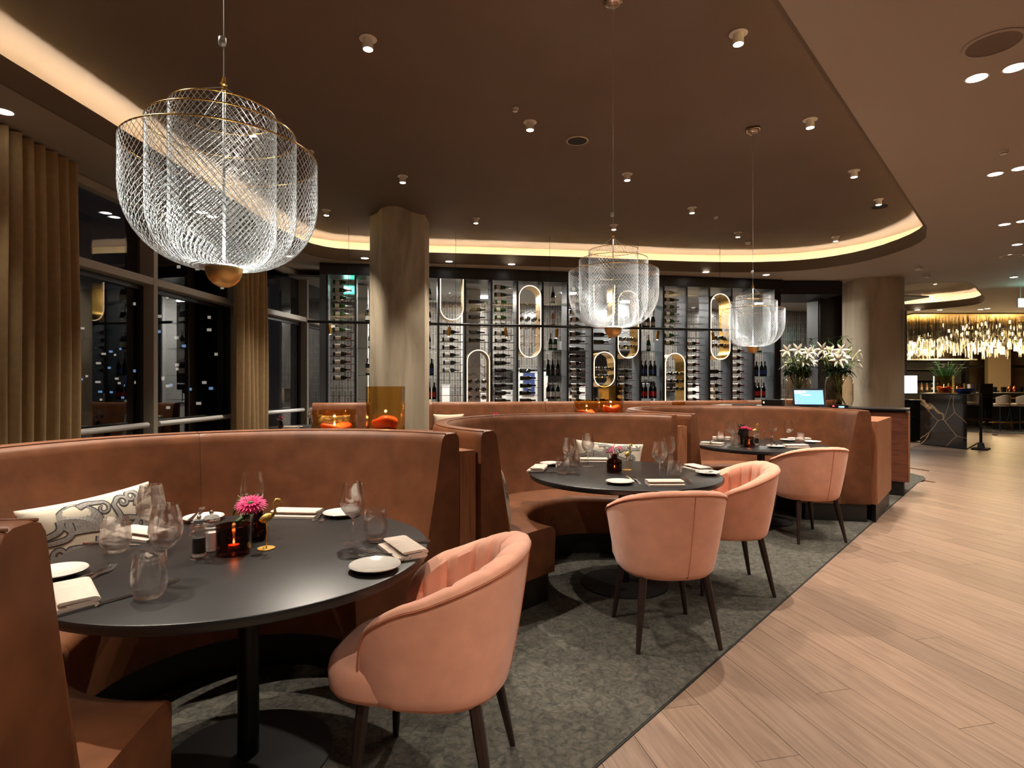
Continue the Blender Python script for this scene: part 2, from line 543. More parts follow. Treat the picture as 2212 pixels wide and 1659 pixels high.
# ---- floor: slab, oak planks, carpet
fl = struct(MB().box((9, 9.5, -0.0675), (34, 34, 0.105)).build('floor', 'oak_plank'))
P_ = Vector((-0.22, 0.9755)); Q_ = Vector((0.9755, 0.22))
def clip(poly, nrm, c):
    out = []
    for i in range(len(poly)):
        a, b_ = poly[i], poly[(i + 1) % len(poly)]
        da, db = nrm.dot(a) - c, nrm.dot(b_) - c
        if da >= 0: out.append(a)
        if (da >= 0) != (db >= 0):
            t = da / (da - db); out.append(a + (b_ - a) * t)
    return out
PW, PL = 0.18, 2.15
plank_me = None
rp = random.Random(3)
nplank = 0
ang = math.atan2(-P_.x, P_.y)
for k in range(-2, 100):
    q0 = k * PW + 0.4
    st = rp.uniform(0, PL)
    for j in range(-2, 14):
        p0 = j * PL + st
        g = 0.0012
        cs = [Q_ * (q0 + g) + P_ * (p0 + g), Q_ * (q0 + PW - g) + P_ * (p0 + g), Q_ * (q0 + PW - g) + P_ * (p0 + PL - g), Q_ * (q0 + g) + P_ * (p0 + PL - g)]
        cc = (cs[0] + cs[2]) / 2
        if cc.y < 0.2 or cc.y > 16.5 or cc.x > 0.9 * cc.y + 2.3 or cc.x > 15.0: continue
        if cc.y > 9 and cc.x < 6.2: continue
        dots = [NV.dot(p) - EDGE_C + 0.02 for p in cs]
        if cc.y < 8.3:
            if max(dots) < 0.01: continue
            poly = clip(cs, NV, EDGE_C - 0.02) if min(dots) < 0 else None
        else:
            poly = None
            if cc.x < 5.7: continue
        o_c = cc
        if poly is None:
            if plank_me is None:
                plank_me = MB().box((0, 0, -0.0075), (PW - 2 * g, PL - 2 * g, 0.015)).mesh('plank', 'oak_plank')
            o = inst('plank', plank_me, fl, (cc.x, cc.y, 0), (0, 0, ang))
        else:
            R = Matrix.Rotation(-ang, 2)
            loc = [R @ (p - cc) for p in poly]
            o = MB().prism(loc, -0.015, 0).build('plank', 'oak_plank', fl)
            o.location = (cc.x, cc.y, 0); o.rotation_euler = (0, 0, ang)
        nplank += 1
print('planks', nplank)
a0 = Vector((0.283, 2.006))
cp = [tuple(a0 - U * 5.0), tuple(a0 + U * 6.9), tuple(a0 + U * 7.7)] + [(5.86, 8.1), (6.0, 8.33), (6.02, 8.7), (5.9, 9.6)] + [(5.6, 11.6), (-4.0, 10.4), (-4.3, -1.7)]
struct(MB().prism(cp, -0.014, 0.006).build('floor_carpet', 'carpet'))
# thin dark edging strip between carpet and oak
e0, e1 = a0 - U * 5.0, a0 + U * 7.7
struct(MB().prism([tuple(e0 + NV * 0.001), tuple(e1 + NV * 0.001), tuple(e1 + NV * 0.008), tuple(e0 + NV * 0.008)], -0.012, 0.004).build('trim_4', 'black_matt'))

# ---- ceilings
tray = [(-3.62, -3.5), (-2.0 - 0.2, -3.5), (-1.6, -0.24)]
tray = [tuple(Vector((1.457, 3.13)) - U * 7.5), tuple(Vector((1.457, 3.13)) + U * 0.0), tuple(Vector((1.457, 3.13)) + U * 5.2)]
far = [(5.55, 7.65), (6.15, 8.5), (6.1, 9.9), (5.3, 10.72), (3.6, 10.78), (1.6, 10.38), (-1.0, 10.02), (-2.4, 9.86), (-3.3, 9.55), (-3.47, 8.3)]
far = [tray[-1]] + chaikin(far, 2, False)
tray = tray[:2] + far + [(-3.5, 6.5), (-3.535, 4.9), (-3.575, 4.0), (-3.6, 0), (-3.6, -2.4)]
tray2 = chaikin([(7.95, 12.05), (9.2, 11.6), (9.9, 12.2), (12.3, 14.75), (12.2, 15.7), (11.2, 16.6), (7.95, 17.2)], 2)

def fill_plane(name, loops, z, m, flip=True):
    bm = bmesh.new()
    es = []
    for lp in loops:
        vv = [bm.verts.new((p[0], p[1], z)) for p in lp]
        for i in range(len(vv)):
            es.append(bm.edges.new((vv[i], vv[(i + 1) % len(vv)])))
    bmesh.ops.triangle_fill(bm, use_beauty=True, use_dissolve=False, edges=es)
    for f in bm.faces:
        if (f.normal.z > 0) == flip: f.normal_flip()
    me = bpy.data.meshes.new(name); bm.to_mesh(me); bm.free()
    me.materials.append(MATS[m])
    o = bpy.data.objects.new(name, me); COL.objects.link(o)
    return o
struct(fill_plane('ceiling', [[(-4.6, -6), (25, -6), (25, 25.5), (-4.6, 25.5)], tray, tray2], ZL, 'ceiling_low'))
def ring_wall(lp, z0, z1, th=0.0):
    mb = MB(); n = len(lp)
    if th:
        lo = offset(lp, th)
        rings = [[(a[0], a[1], z0), (a[0], a[1], z1), (b_[0], b_[1], z1), (b_[0], b_[1], z0)] for a, b_ in zip(lp, lo)]
        return mb.loft(rings, True, True)
    return mb.loft([[(a[0], a[1], z0), (a[0], a[1], z1)] for a in lp], False, True)
def strip(lp, o0, o1, z0, z1=None):
    A, B = offset(lp, o0), offset(lp, o1)
    return MB().loft([[(a[0], a[1], z0), (b_[0], b_[1], z0 if z1 is None else z1)] for a, b_ in zip(A, B)], False, True)
for i, lp in enumerate((tray, tray2)):
    nm = 'ceiling_tray' if i == 0 else 'ceiling_tray_bar'
    c_ = struct(fill_plane(nm, [offset(lp, 0.34)], ZT, 'ceiling_tray'))
    ring_wall(offset(lp, -0.025), ZL - 0.002, ZL + 0.19, 0.0249).build('cove_lip', 'cove_lip', c_, smooth=30)
    strip(lp, 0.0, 0.34, ZL + 0.012).build('cove_shelf', 'cove', c_)
    ring_wall(offset(lp, 0.34), ZL, ZT).build('cove_wall', 'cove', c_, smooth=30)
    ls = strip(lp, 0.09, 0.115, ZL + 0.05).build('light_strip', 'led_cove', None, fix=False)
    tag(ls, 'warm white light strip hidden in the cove round the dark raised ceiling' if i == 0 else 'warm white light strip in the cove of the small raised ceiling by the bar', 'light strip')

# ---- outer walls (beyond the view they close the room)
struct(MB().box((10, -6.1, 1.75), (30, 0.2, 3.5)).build('wall_front', 'wall_warm'))
struct(MB().box((25.1, 9.7, 1.75), (0.2, 32, 3.5)).build('wall_right', 'wall_warm'))
struct(MB().box((10.5, 25.1, 1.75), (29, 0.2, 3.5)).build('wall_back', 'wall_beige'))

# ---- columns
c1 = [(-2.12, 8.52), (-2.06, 8.46), (-1.97, 8.36), (-1.88, 8.16), (-1.80, 8.07), (-1.72, 8.035), (-1.62, 8.05), (-1.55, 8.11), (-1.46, 8.30), (-1.38, 8.40), (-1.29, 8.46), (-1.29, 8.9), (-2.12, 8.9)]
struct(tag(MB().prism(c1, 0.006, ZT).build('column_window', 'concrete', smooth=45), 'concrete column with curved faces beside the tall amber candle vase', 'column'))
c2 = [(6.93, 11.45), (6.95, 11.33), (7.02, 11.24), (7.12, 11.2), (7.60, 11.2), (7.70, 11.24), (7.78, 11.33), (7.82, 11.47), (7.82, 12.0), (6.93, 12.0)]
struct(tag(MB().prism(c2, 0, ZL).build('column_bar', 'concrete', smooth=45), 'pale concrete column behind the host counter', 'column'))

# ---- window wall on the left
Wp = [Vector((-4.44, -1.4)), Vector((-4.42, 0.9)), Vector((-4.39, 2.9)), Vector((-4.35, 4.8)), Vector((-4.32, 6.78)), Vector((-4.24, 8.7)), Vector((-3.95, 10.8)), Vector((-3.82, 12.1))]
for i in range(len(Wp) - 1):
    a, b_ = Wp[i], Wp[i + 1]
    d = (b_ - a); L = d.length; ra = math.atan2(d.y, d.x)
    t = struct(thing('window_%d' % (i + 1), 'tall dark night window with pale metal frame', 'window', (a.x, a.y, 0), ra))
    del t['label'], t['category']
    # local x along wall, local y to the left (outside)
    MB().box((0.0, 0.0, 1.73), (0.075, 0.20, 3.44)).build('mullion', 'frame_grey', t, bevel=0.004)
    MB().box((L / 2, 0.0, 2.56), (L - 0.08, 0.19, 0.085)).build('transom', 'frame_grey', t, bevel=0.004)
    MB().box((L / 2, 0.03, 0.08), (L - 0.08, 0.12, 0.10)).build('sill', 'frame_grey', t)
    MB().box((L / 2, 0.03, 3.40), (L - 0.08, 0.12, 0.08)).build('head', 'frame_grey', t)
    MB().box((L / 2, 0.07, 1.32), (L - 0.09, 0.012, 2.37)).build('pane', 'window_glass', t)
    MB().box((L / 2, 0.07, 2.98), (L - 0.09, 0.012, 0.74)).build('pane', 'window_glass', t)
    fr = MB()
    for xx in (0.07, L - 0.07): fr.box((xx, 0.05, 1.32), (0.06, 0.05, 2.36))
    fr.box((L / 2, 0.05, 2.48), (L - 0.2, 0.05, 0.05))
    fr.build('sash', 'frame_dark', t)
    MB().tube([(0.1, -0.06, 0.87), (L - 0.1, -0.06, 0.87)], 0.033, 12).build('handrail', 'rail_white', t, smooth=True)

# ---- night city outside
def building(loc, sx, sy, h, wins, label):
    t = thing('office_building', label, 'building', loc)
    MB().box((0, 0, h / 2 - 5), (sx, sy, h)).build('wall', 'outdoor_dark', t)
    for (u_, z_, w_, h_, c_) in wins:
        MB().box((u_, -sy / 2 - 0.05, z_), (w_, 0.1, h_)).build('window', c_, t)
rb = random.Random(5)
wn = [(rb.uniform(-5, 5), rb.uniform(-2, 20), rb.uniform(0.2, 0.5), 0.3, 'city' if rb.random() < 0.75 else 'city_blue') for _ in range(60)]
building((-36, 66, 0), 12, 8, 32, wn, 'dark office tower with scattered lit windows seen through the glass')
wn = [(rb.uniform(-7, 7), rb.uniform(-1, 9), rb.uniform(0.2, 0.6), 0.25, 'city' if rb.random() < 0.6 else 'city_blue') for _ in range(34)]
building((-52, 74, 0), 16, 8, 18, wn, 'low dark building with lit rows of windows outside the glass')

# ---- curtains
def curtain(name, label, a, b_, z0, z1, folds, amp, m='curtain', group=None, seed=1):
    a, b_ = Vector(a), Vector(b_)
    d = b_ - a; L = d.length; d.normalize(); nn = Vector((-d.y, d.x))
    rr = random.Random(seed)
    ph = [rr.uniform(-0.5, 0.5) for _ in range(folds + 2)]
    am = [rr.uniform(0.6, 1.15) for _ in range(folds + 2)]
    NU, NVv = folds * 10 + 1, 9
    def off(u, v):
        k = u * folds; i = int(k)
        f = k - i
        am_ = am[i] * (1 - f) + am[i + 1] * f; p_ = ph[i] * (1 - f) + ph[i + 1] * f
        return math.sin(2 * PI * k + p_) * amp * am_ * (0.75 + 0.3 * (1 - v)) + 0.012 * math.sin(5 * v + 9 * u)
    rings = []
    for j in range(NVv):
        v = j / (NVv - 1); z = z0 + (z1 - z0) * v
        fr_, bk = [], []
        for i in range(NU):
            u = i / (NU - 1)
            p = a + d * (L * u) + nn * off(u, v)
            fr_.append((p.x, p.y, z)); q = p + nn * 0.006
            bk.append((q.x, q.y, z))
        rings.append(fr_ + bk[::-1])
    o = MB().loft(rings, True, False, False).build(name, m, None, smooth='all')
    return tag(o, label, 'curtain', group)
curtain('curtain', 'beige floor length curtain bunched at the window behind the patterned cushion', (-4.12, 2.7), (-4.12, 5.42), 0.03, 3.43, 21, 0.07, seed=4)
curtain('curtain', 'beige floor length curtain gathered between windows beside the brass hemisphere of a lamp', (-3.98, 8.25), (-3.90, 9.05), 0.03, 3.43, 6, 0.085, seed=8)

# ================================================================= WINE WALL
WL = Vector((-3.32, 9.86)); WE = Vector((0.983, 0.184)); WA = math.atan2(0.184, 0.983)
WI = Vector((-0.184, 0.983))                         # into the wall
BW = 0.4796
def wp(s, dep=0.0):
    p = WL + WE * s + WI * dep
    return p
hd = MB().box((8.93 / 2, 0.21, 3.345), (8.93, 0.42, 0.20)).build('trim_1', 'black_panel')
hd.location = (WL.x, WL.y, 0); hd.rotation_euler = (0, 0, WA); struct(hd)
ep = MB().box((0.055, 0.21, 1.625), (0.11, 0.42, 3.24)).build('trim_2', 'panel_grey')
ep.location = (WL.x, WL.y, 0); ep.rotation_euler = (0, 0, WA); struct(ep)
ep = MB().box((8.82, 0.21, 1.625), (0.11, 0.42, 3.24)).build('trim_3', 'black_panel')
ep.location = (WL.x, WL.y, 0); ep.rotation_euler = (0, 0, WA); struct(ep)

mull_me = MB().box((0, 0.02, 1.62), (0.036, 0.04, 3.24)).mesh('mullion', 'frame_dark')
part_me = MB().box((0, 0.215, 1.62), (0.02, 0.35, 3.24)).mesh('side_panel', 'panel_grey')
pane_me = MB().box((BW / 2, 0.018, 1.62), (BW - 0.042, 0.006, 3.22)).mesh('glass_pane', 'glass_clear')
wsh = MB()
for yy in (0.12, 0.20, 0.28): wsh.box((BW / 2, yy, 0), (BW - 0.04, 0.006, 0.006))
wshelf_me = wsh.mesh('wire_shelf', 'steel')
gshelf_me = MB().box((BW / 2, 0.2, 0), (BW - 0.05, 0.30, 0.012)).mesh('glass_shelf', 'glass_shelf')

def bottle_meshes(tag_, body, cap, lab, sparkling=False):
    if sparkling:
        pr = [(0, 0), (0.040, 0), (0.044, 0.006), (0.044, 0.13), (0.040, 0.165), (0.026, 0.22), (0.016, 0.26), (0.0145, 0.305), (0.017, 0.306), (0.017, 0.32), (0, 0.321)]
        cp_ = [(0.0272, 0.218), (0.0175, 0.26), (0.016, 0.302), (0.0185, 0.305), (0.0185, 0.322), (0, 0.3225)]
        lb = [(0.0446, 0.04), (0.0446, 0.11)]
    else:
        pr = [(0, 0), (0.035, 0), (0.038, 0.005), (0.038, 0.185), (0.033, 0.205), (0.018, 0.225), (0.0145, 0.24), (0.0145, 0.29), (0.016, 0.291), (0.016, 0.30), (0, 0.301)]
        cp_ = [(0.0152, 0.245), (0.0152, 0.289), (0.0166, 0.29), (0.0166, 0.3015), (0, 0.302)]
        lb = [(0.0386, 0.035), (0.0386, 0.13)]
    a = MB().lathe(pr, 14).mesh('bottle_' + tag_, body, 40)
    b_ = MB().lathe(cp_, 12).mesh('capsule_' + tag_, cap, 40)
    c_ = MB().lathe([(lb[0][0] - 0.001, lb[0][1]), lb[0], lb[1], (lb[1][0] - 0.001, lb[1][1])], 14).mesh('label_' + tag_, lab, 40)
    return a, b_, c_
BK = {
    'green': (bottle_meshes('green', 'bottle_green', 'cap_silver', 'label_cream', True), 'green silver-foiled bottle'),
    'champ': (bottle_meshes('champ', 'bottle_green', 'cap_silver', 'label_white', True), 'pale-labelled champagne bottle'),
    'silver': (bottle_meshes('silver', 'bottle_dark', 'cap_silver', 'label_white', True), 'silver-necked champagne bottle'),
    'red': (bottle_meshes('red', 'bottle_dark', 'cap_red', 'label_cream'), 'cream-labelled red-capped wine bottle'),
    'black': (bottle_meshes('black', 'bottle_dark', 'cap_black', 'label_dark'), 'dark-labelled black wine bottle'),
    'white': (bottle_meshes('white', 'bottle_dark', 'cap_silver', 'label_white'), 'white-labelled dark wine bottle'),
    'blue': (bottle_meshes('blue', 'bottle_dark', 'cap_black', 'label_blue'), 'blue-labelled wine bottle'),
    'redlab': (bottle_meshes('redlab', 'bottle_dark', 'cap_black', 'label_red'), 'red-labelled wine bottle'),
    'rose': (bottle_meshes('rose', 'bottle_rose', 'cap_silver', 'label_white'), 'pale rose wine bottle'),
}
def bottle(kind, p, rot, label, group):
    (a, c_, l_), _ = BK[kind]
    o = inst('wine_bottle', a, None, p, rot)
    tag(o, label, 'bottle', group)
    inst('capsule', c_, o); inst('paper_label', l_, o)
    return o
def bay_origin(i):
    p = wp(0.121 + i * BW); return p
def bayp(i, x, y, z):
    p = wp(0.121 + i * BW + x, y); return (p.x, p.y, z)

TYPES = ['lie', 'stand', 'lie', 'stand', 'ulamp', 'arch', 'lie', 'oval', 'stand', 'lie', 'small', 'oval', 'stand', 'arch2', 'lie', 'oval', 'lie', 'stand']
BAYL = ['window end bay', 'bay between window end and column', '', 'bay just past the concrete column', 'U light bay', 'column-side arch bay', 'bay between arch and oval',
        'column-side oval bay', 'glass-shelf bay after column-side oval', 'bay before small oval', 'small oval bay', 'middle oval bay', 'glass-shelf bay after middle oval', 'far arch bay',
        'bay between far arch and oval', 'counter-side oval bay', 'bay after counter-side oval', 'tiled wall end bay']
for i, ty in enumerate(TYPES):
    if i == 2: continue
    p = bay_origin(i)
    kind_txt = {'lie': 'with lying bottles', 'stand': 'with standing bottles', 'ulamp': 'with lit U niche', 'arch': 'with lit arch niche', 'arch2': 'with lit arch niche', 'oval': 'with lit oval niche', 'small': 'with two lit niches'}[ty]
    t = thing('wine_cabinet', 'glazed black wine cabinet ' + kind_txt + ', ' + BAYL[i], 'cabinet', (p.x, p.y, 0), WA, 'wine cabinets along the back')
    inst('mullion', mull_me, t)
    inst('side_panel', part_me, t)
    inst('glass_pane', pane_me, t)
    if i == 17:
        inst('mullion', mull_me, t, (BW, 0, 0)); inst('side_panel', part_me, t, (BW, 0, 0))
    # vertical clear ranges for lying shelves (skip niches)
    skips = {'ulamp': [(2.42, 3.3)], 'arch': [(0.9, 2.02)], 'arch2': [(0.9, 2.02)], 'oval': [(1.80, 3.22)], 'small': [(1.22, 2.02), (2.42, 3.3)]}.get(ty, [])
    if ty == 'stand':
        zs = [1.07, 1.50, 1.98, 2.44, 2.86]
        for z in zs: inst('glass_shelf', gshelf_me, t, (0, 0, z))
    else:
        k = 0
        while True:
            z = 3.10 - 0.14 * k
            if z < 1.0: break
            k += 1
            if any(a - 0.03 < z < b_ + 0.0 or a - 0.03 < z + 0.085 < b_ for a, b_ in skips): continue
            inst('wire_shelf', wshelf_me, t, (0, 0, z))
            # what lies on it
            kind = None
            if i == 0: kind = 'green' if z > 2.2 else ('red' if z > 1.3 else None)
            elif i in (4,): kind = 'white' if 1.45 < z < 2.4 else None
            elif i == 5: kind = 'black' if z < 2.9 else None
            elif i == 6: kind = 'green' if z > 2.3 else ('white' if z > 1.95 else 'black')
            elif i == 7: kind = 'black'
            elif i == 9: kind = 'green' if z > 2.15 else ('black' if z > 1.75 else 'red')
            elif i == 10: kind = 'black'
            elif i == 11: kind = 'black' if z > 1.5 else 'red'
            elif i == 13: kind = 'green' if z > 2.05 else 'red'
            elif i == 14: kind = 'red' if z < 2.15 else None
            elif i == 15: kind = 'black' if z > 1.3 else 'red'
            elif i == 16: kind = 'red' if z < 2.15 else None
            if kind:
                r0 = 0.044 if kind == 'green' else 0.038
                bottle(kind, bayp(i, 0.085 + random.uniform(-0.01, 0.01), 0.2, z + r0 + 0.0035), (0, PI / 2, WA), BK[kind][1] + ' lying, ' + ORD[k - 1] + ' wire from top, ' + BAYL[i], 'bottles lying in the wine wall')
STAND = {1: [(1.50, 'red', 2), (2.44, 'silver', 2), (1.98, 'white', 1)], 3: [(2.86, 'champ', 2), (2.44, 'silver', 2), (1.98, 'white', 2), (1.50, 'blue', 3), (1.07, 'redlab', 4)],
         8: [(2.86, 'silver', 1), (2.44, 'rose', 1), (1.98, 'champ', 2), (1.50, 'black', 3), (1.07, 'white', 3)],
         12: [(2.44, 'silver', 3), (1.98, 'champ', 1), (1.50, 'blue', 4), (1.07, 'redlab', 4)],
         17: [(1.98, 'champ', 1), (1.50, 'blue', 4), (1.07, 'redlab', 3)]}
for i, rows in STAND.items():
    for z, kind, n in rows:
        lv = {2.86: 'top', 2.44: 'second', 1.98: 'third', 1.50: 'fourth', 1.07: 'lowest'}[z]
        for k in range(n):
            x = BW / 2 + (k - (n - 1) / 2) * 0.095 + (0.03 if i == 3 else 0)
            bottle(kind, bayp(i, x, 0.17 + 0.03 * (k % 2), z + 0.0065), (0, 0, random.uniform(0, 6)), BK[kind][1] + ' standing, ' + lv + ' shelf, ' + BAYL[i], 'bottles standing in the wine wall')

def stadium(cx, hw, z0, z1, top=True, bot=True, n=14):
    """outline in x,z: closed unless an end is open"""
    pts = []
    if bot: pts += [(cx - hw * math.cos(PI * k / n), z0 + hw - hw * math.sin(PI * k / n)) for k in range(n + 1)]
    else: pts += [(cx - hw, z0), (cx + hw, z0)]
    if top: pts += [(cx + hw * math.cos(PI * k / n), z1 - hw + hw * math.sin(PI * k / n)) for k in range(n + 1)]
    else: pts += [(cx + hw, z1), (cx - hw, z1)]
    return pts
rack_me = {}
def niche(i, z0, z1, top, bot, label, rows, nb=3, kind='black', bottles=()):
    p = bay_origin(i)
    t = thing('wall_niche', label, 'niche', (p.x, p.y, 0), WA, 'lit brass niches in the wine wall')
    o_ = stadium(BW / 2, 0.208, z0, z1, top, bot)
    i_ = stadium(BW / 2, 0.199, z0 + (0.009 if bot else 0), z1 - (0.009 if top else 0), top, bot)
    closed = top and bot
    if not bot: o_, i_ = o_[1:] + o_[:1], i_[1:] + i_[:1]
    elif not top: k = len(o_) - 1; o_, i_ = o_[k:] + o_[:k], i_[k:] + i_[:k]
    rings = [[(a[0], 0.012, a[1]), (a[0], 0.40, a[1]), (b_[0], 0.40, b_[1]), (b_[0], 0.012, b_[1])] for a, b_ in zip(o_, i_)]
    MB().loft(rings, True, closed).build('brass_band', 'brass', t, smooth=40)
    MB().tube([((a[0] + b_[0]) / 2, 0.004, (a[1] + b_[1]) / 2) for a, b_ in zip(o_, i_)], 0.0065, 8, closed).build('led_rim', 'led_ring', t, smooth='all')
    for z in rows:
        q = [(BW / 2 - 0.19 + 0.38 * k / 24, 0.16, z + 0.022 * math.cos(2 * PI * nb * k / 24)) for k in range(25)]
        MB().tube(q, 0.0035, 5).tube([(x_, 0.32, z_) for x_, y_, z_ in q], 0.0035, 5).build('wave_rack', 'steel', t)
    for z in bottles:
        for k in range(nb):
            x = BW / 2 - 0.19 + 0.38 * (k + 0.5) / nb
            bottle(kind, bayp(i, x, 0.34, z + 0.026), (PI / 2, 0, WA), 'dark bottle lying neck outward, ' + ['lower', 'middle', 'upper', 'top'][min(3, list(bottles).index(z))] + ' filled row of the ' + BAYL[i], 'bottles lying neck outward in lit niches')
    return t
rs = lambda a, b_, s=0.15: [a + s * k for k in range(int((b_ - a) / s) + 1)]
niche(4, 2.50, 3.24, False, True, 'brass U shaped niche with glowing rim in the bay right of the concrete column', [2.80, 2.95])
niche(5, 1.0, 1.97, True, False, 'brass arch niche with glowing rim in the bay near the concrete column', rs(1.08, 1.7), bottles=(1.08, 1.23, 1.38))
niche(7, 1.84, 3.17, True, True, 'tall brass oval niche with glowing rim in the bay near the concrete column', rs(2.1, 2.85), bottles=(2.40, 2.55))
niche(10, 2.52, 3.24, False, True, 'brass U shaped niche with glowing rim in the bay behind the middle lamp', [2.8])
niche(10, 1.29, 1.96, True, True, 'small brass oval niche with glowing rim in the bay behind the candle vases', [1.48, 1.62], bottles=(1.48, 1.62))
niche(11, 1.84, 3.13, True, True, 'tall brass oval niche with glowing rim in the bay partly behind the middle lamp', rs(2.05, 2.8), nb=3, bottles=(2.05, 2.20))
niche(13, 1.0, 1.95, True, False, 'brass arch niche with glowing rim in the bay beyond the middle lamp', rs(1.08, 1.7), bottles=(1.23, 1.38, 1.53))
niche(15, 1.83, 3.13, True, True, 'tall brass oval niche with glowing rim in the bay beside the farthest mesh lamp', rs(2.1, 2.85), bottles=(2.1, 2.25))

# ================================================================= KITCHEN BEHIND THE WINE WALL
kw = MB().box((8.0, 3.6, 1.72), (16.6, 0.1, 3.44)).build('wall_kitchen', 'tile_grey'); kw.location = (WL.x - 1.0, WL.y - 0.35, 0); kw.rotation_euler = (0, 0, WA); struct(kw)
kc = MB().box((7.0, 2.0, 3.33), (14.2, 3.0, 0.04)).build('ceiling_kitchen', 'kitchen_ceiling'); kc.location = (WL.x - 1.0, WL.y, 0); kc.rotation_euler = (0, 0, WA); struct(kc)
def kobj(mb, name, m, label, cat, **kw_):
    o = mb.build(name, m, **kw_); o.location = (WL.x, WL.y, 0); o.rotation_euler = (0, 0, WA)
    return tag(o, label, cat)
def kthing(name, label, cat):
    return thing(name, label, cat, (WL.x, WL.y, 0), WA)
for k, (x, y) in enumerate(((1.6, 1.6), (3.2, 2.4), (4.9, 1.5), (6.6, 2.5), (8.2, 1.6), (9.8, 2.2))):
    t = kthing('kitchen_light', 'flat round kitchen ceiling light, ' + ORD[k] + ' counted from the window side', 'ceiling light')
    t['group'] = 'kitchen ceiling lights'
    MB().lathe([(0, 0), (0.16, 0), (0.16, 0.02), (0, 0.02)], 24, (x, y, 3.285)).build('lamp_disc', 'lamp_disc', t)
    area('kitchen_lamp', (x, y, 3.26), 40, 0.3, (1.0, 0.95, 0.88), parent=t)
MB_ = MB().box((2.55, 1.9, 1.66), (0.34, 0.34, 3.28))
struct(kobj(MB().box((2.05 + 0.75, 1.6, 1.65), (0.36, 0.36, 3.28)), 'column_kitchen', 'kitchen_white', 'white kitchen column behind the arch niche', 'column'))
struct(kobj(MB().box((0.62, 1.4, 1.65), (0.22, 0.3, 3.28)), 'column_corner', 'kitchen_white', 'white column behind the end bay of the wine wall', 'column'))
t = kthing('kitchen_counter', 'long stainless kitchen counter with white front behind the wine wall', 'counter')
MB().box((5.6, 2.9, 0.45), (8.6, 0.7, 0.88)).build('body', 'kitchen_white', t)
MB().box((5.6, 2.9, 0.91), (8.7, 0.76, 0.04)).build('worktop', 'stainless', t)
for k, (x, z, l) in enumerate(((4.3, 1.72, 1.6), (6.3, 1.72, 1.6), (4.3, 1.36, 1.6), (6.3, 1.36, 1.6), (8.1, 1.45, 1.4))):
    kobj(MB().box((x, 3.2, z), (l, 0.3, 0.03)).box((x - l / 2 + 0.05, 3.28, z - 0.08), (0.03, 0.12, 0.14)).box((x + l / 2 - 0.05, 3.28, z - 0.08), (0.03, 0.12, 0.14)), 'kitchen_shelf', 'stainless', 'stainless wall shelf in the kitchen, ' + ORD[k] + ' of five', 'shelf')
t = kthing('kitchen_oven', 'white kitchen oven with blue control panel behind the lying bottles', 'oven')
MB().box((4.35, 2.7, 1.28), (0.62, 0.6, 0.70)).build('body', 'kitchen_white', t, bevel=0.01)
MB().box((4.22, 2.39, 1.35), (0.26, 0.02, 0.5)).build('control_panel', 'kitchen_blue', t)
MB().lathe([(0, 0), (0.04, 0), (0.04, 0.02), (0, 0.02)], 14, (4.22, 2.37, 1.25)).build('dial', 'kitchen_white', t)
t = kthing('kitchen_hood', 'stainless extractor hood above the kitchen counter', 'extractor hood')
MB().prism([(5.0, 2.6), (7.4, 2.6), (7.4, 3.4), (5.0, 3.4)], 2.15, 2.35).build('canopy', 'stainless', t)
MB().prism([(5.6, 2.8), (6.8, 2.8), (6.8, 3.4), (5.6, 3.4)], 2.35, 3.3).build('duct', 'stainless', t)
rk = random.Random(11)
for k in range(16):
    x = 1.9 + k * 0.47 + rk.uniform(-0.1, 0.1)
    if 3.9 < x < 4.8: continue
    h = rk.uniform(0.16, 0.42); w_ = rk.uniform(0.14, 0.3)
    c_ = rk.choice(['kitchen_white', 'label_cream', 'stainless', 'wall_beige', 'kitchen_white'])
    cn = {'kitchen_white': 'white', 'label_cream': 'cream', 'stainless': 'stainless', 'wall_beige': 'beige'}[c_]
    kobj(MB().box((x, 2.85, 0.932 + h / 2), (w_, 0.26, h)).box((x, 2.85, 0.932 + h + 0.008), (w_ + 0.02, 0.28, 0.014)), 'storage_box', c_, cn + ' lidded storage box on the kitchen counter, ' + ORD[k] + ' spot from the window side', 'box', bevel=0.006)['group'] = 'boxes on the kitchen counter'
# green exit sign behind the end bay
t = thing('exit_sign', 'green lit exit sign behind the end bay of the wine wall', 'exit sign', (-3.01, 10.67, 0), WA)
MB().box((0, 0, 3.10), (0.26, 0.05, 0.17)).build('sign_box', 'white_trim', t)
MB().box((0, -0.028, 3.10), (0.24, 0.006, 0.15)).build('sign_face', 'exit_green', t)
MB().box((-0.06, -0.034, 3.10), (0.10, 0.004, 0.10)).build('arrow', 'exit_white', t)
MB().tube([(0, 0, 3.19), (0, 0, 3.335)], 0.006, 6).build('rod', 'black_metal', t)

# ---- dark pillar right of the kitchen opening + passage
struct(tag(MB().box((6.98, 12.42, 1.725), (0.86, 0.5, 3.45)).build('wall_pillar', 'black_panel', bevel=0.005), 'black panelled pillar behind the lily vases', 'pillar'))
struct(MB().box((6.535, 12.42, 1.725), (0.02, 0.46, 3.44)).build('trim_5', 'black_matt'))
kb = MB().box((6.05, 12.2, 3.30), (1.3, 1.2, 0.26)).build('trim_6', 'frame_dark'); struct(kb)
t = thing('kitchen_pass', 'pale kitchen pass counter beside the tiled wall', 'counter', (5.9, 12.0, 0))
MB().box((0, 0, 0.5), (1.0, 0.5, 0.99)).build('body', 'panel_grey', t)
MB().box((0, 0, 1.015), (1.04, 0.56, 0.03)).build('top', 'kitchen_white', t)
struct(MB().box((7.85, 13.4, 1.72), (0.9, 0.1, 3.44)).build('wall_passage', 'wall_beige'))

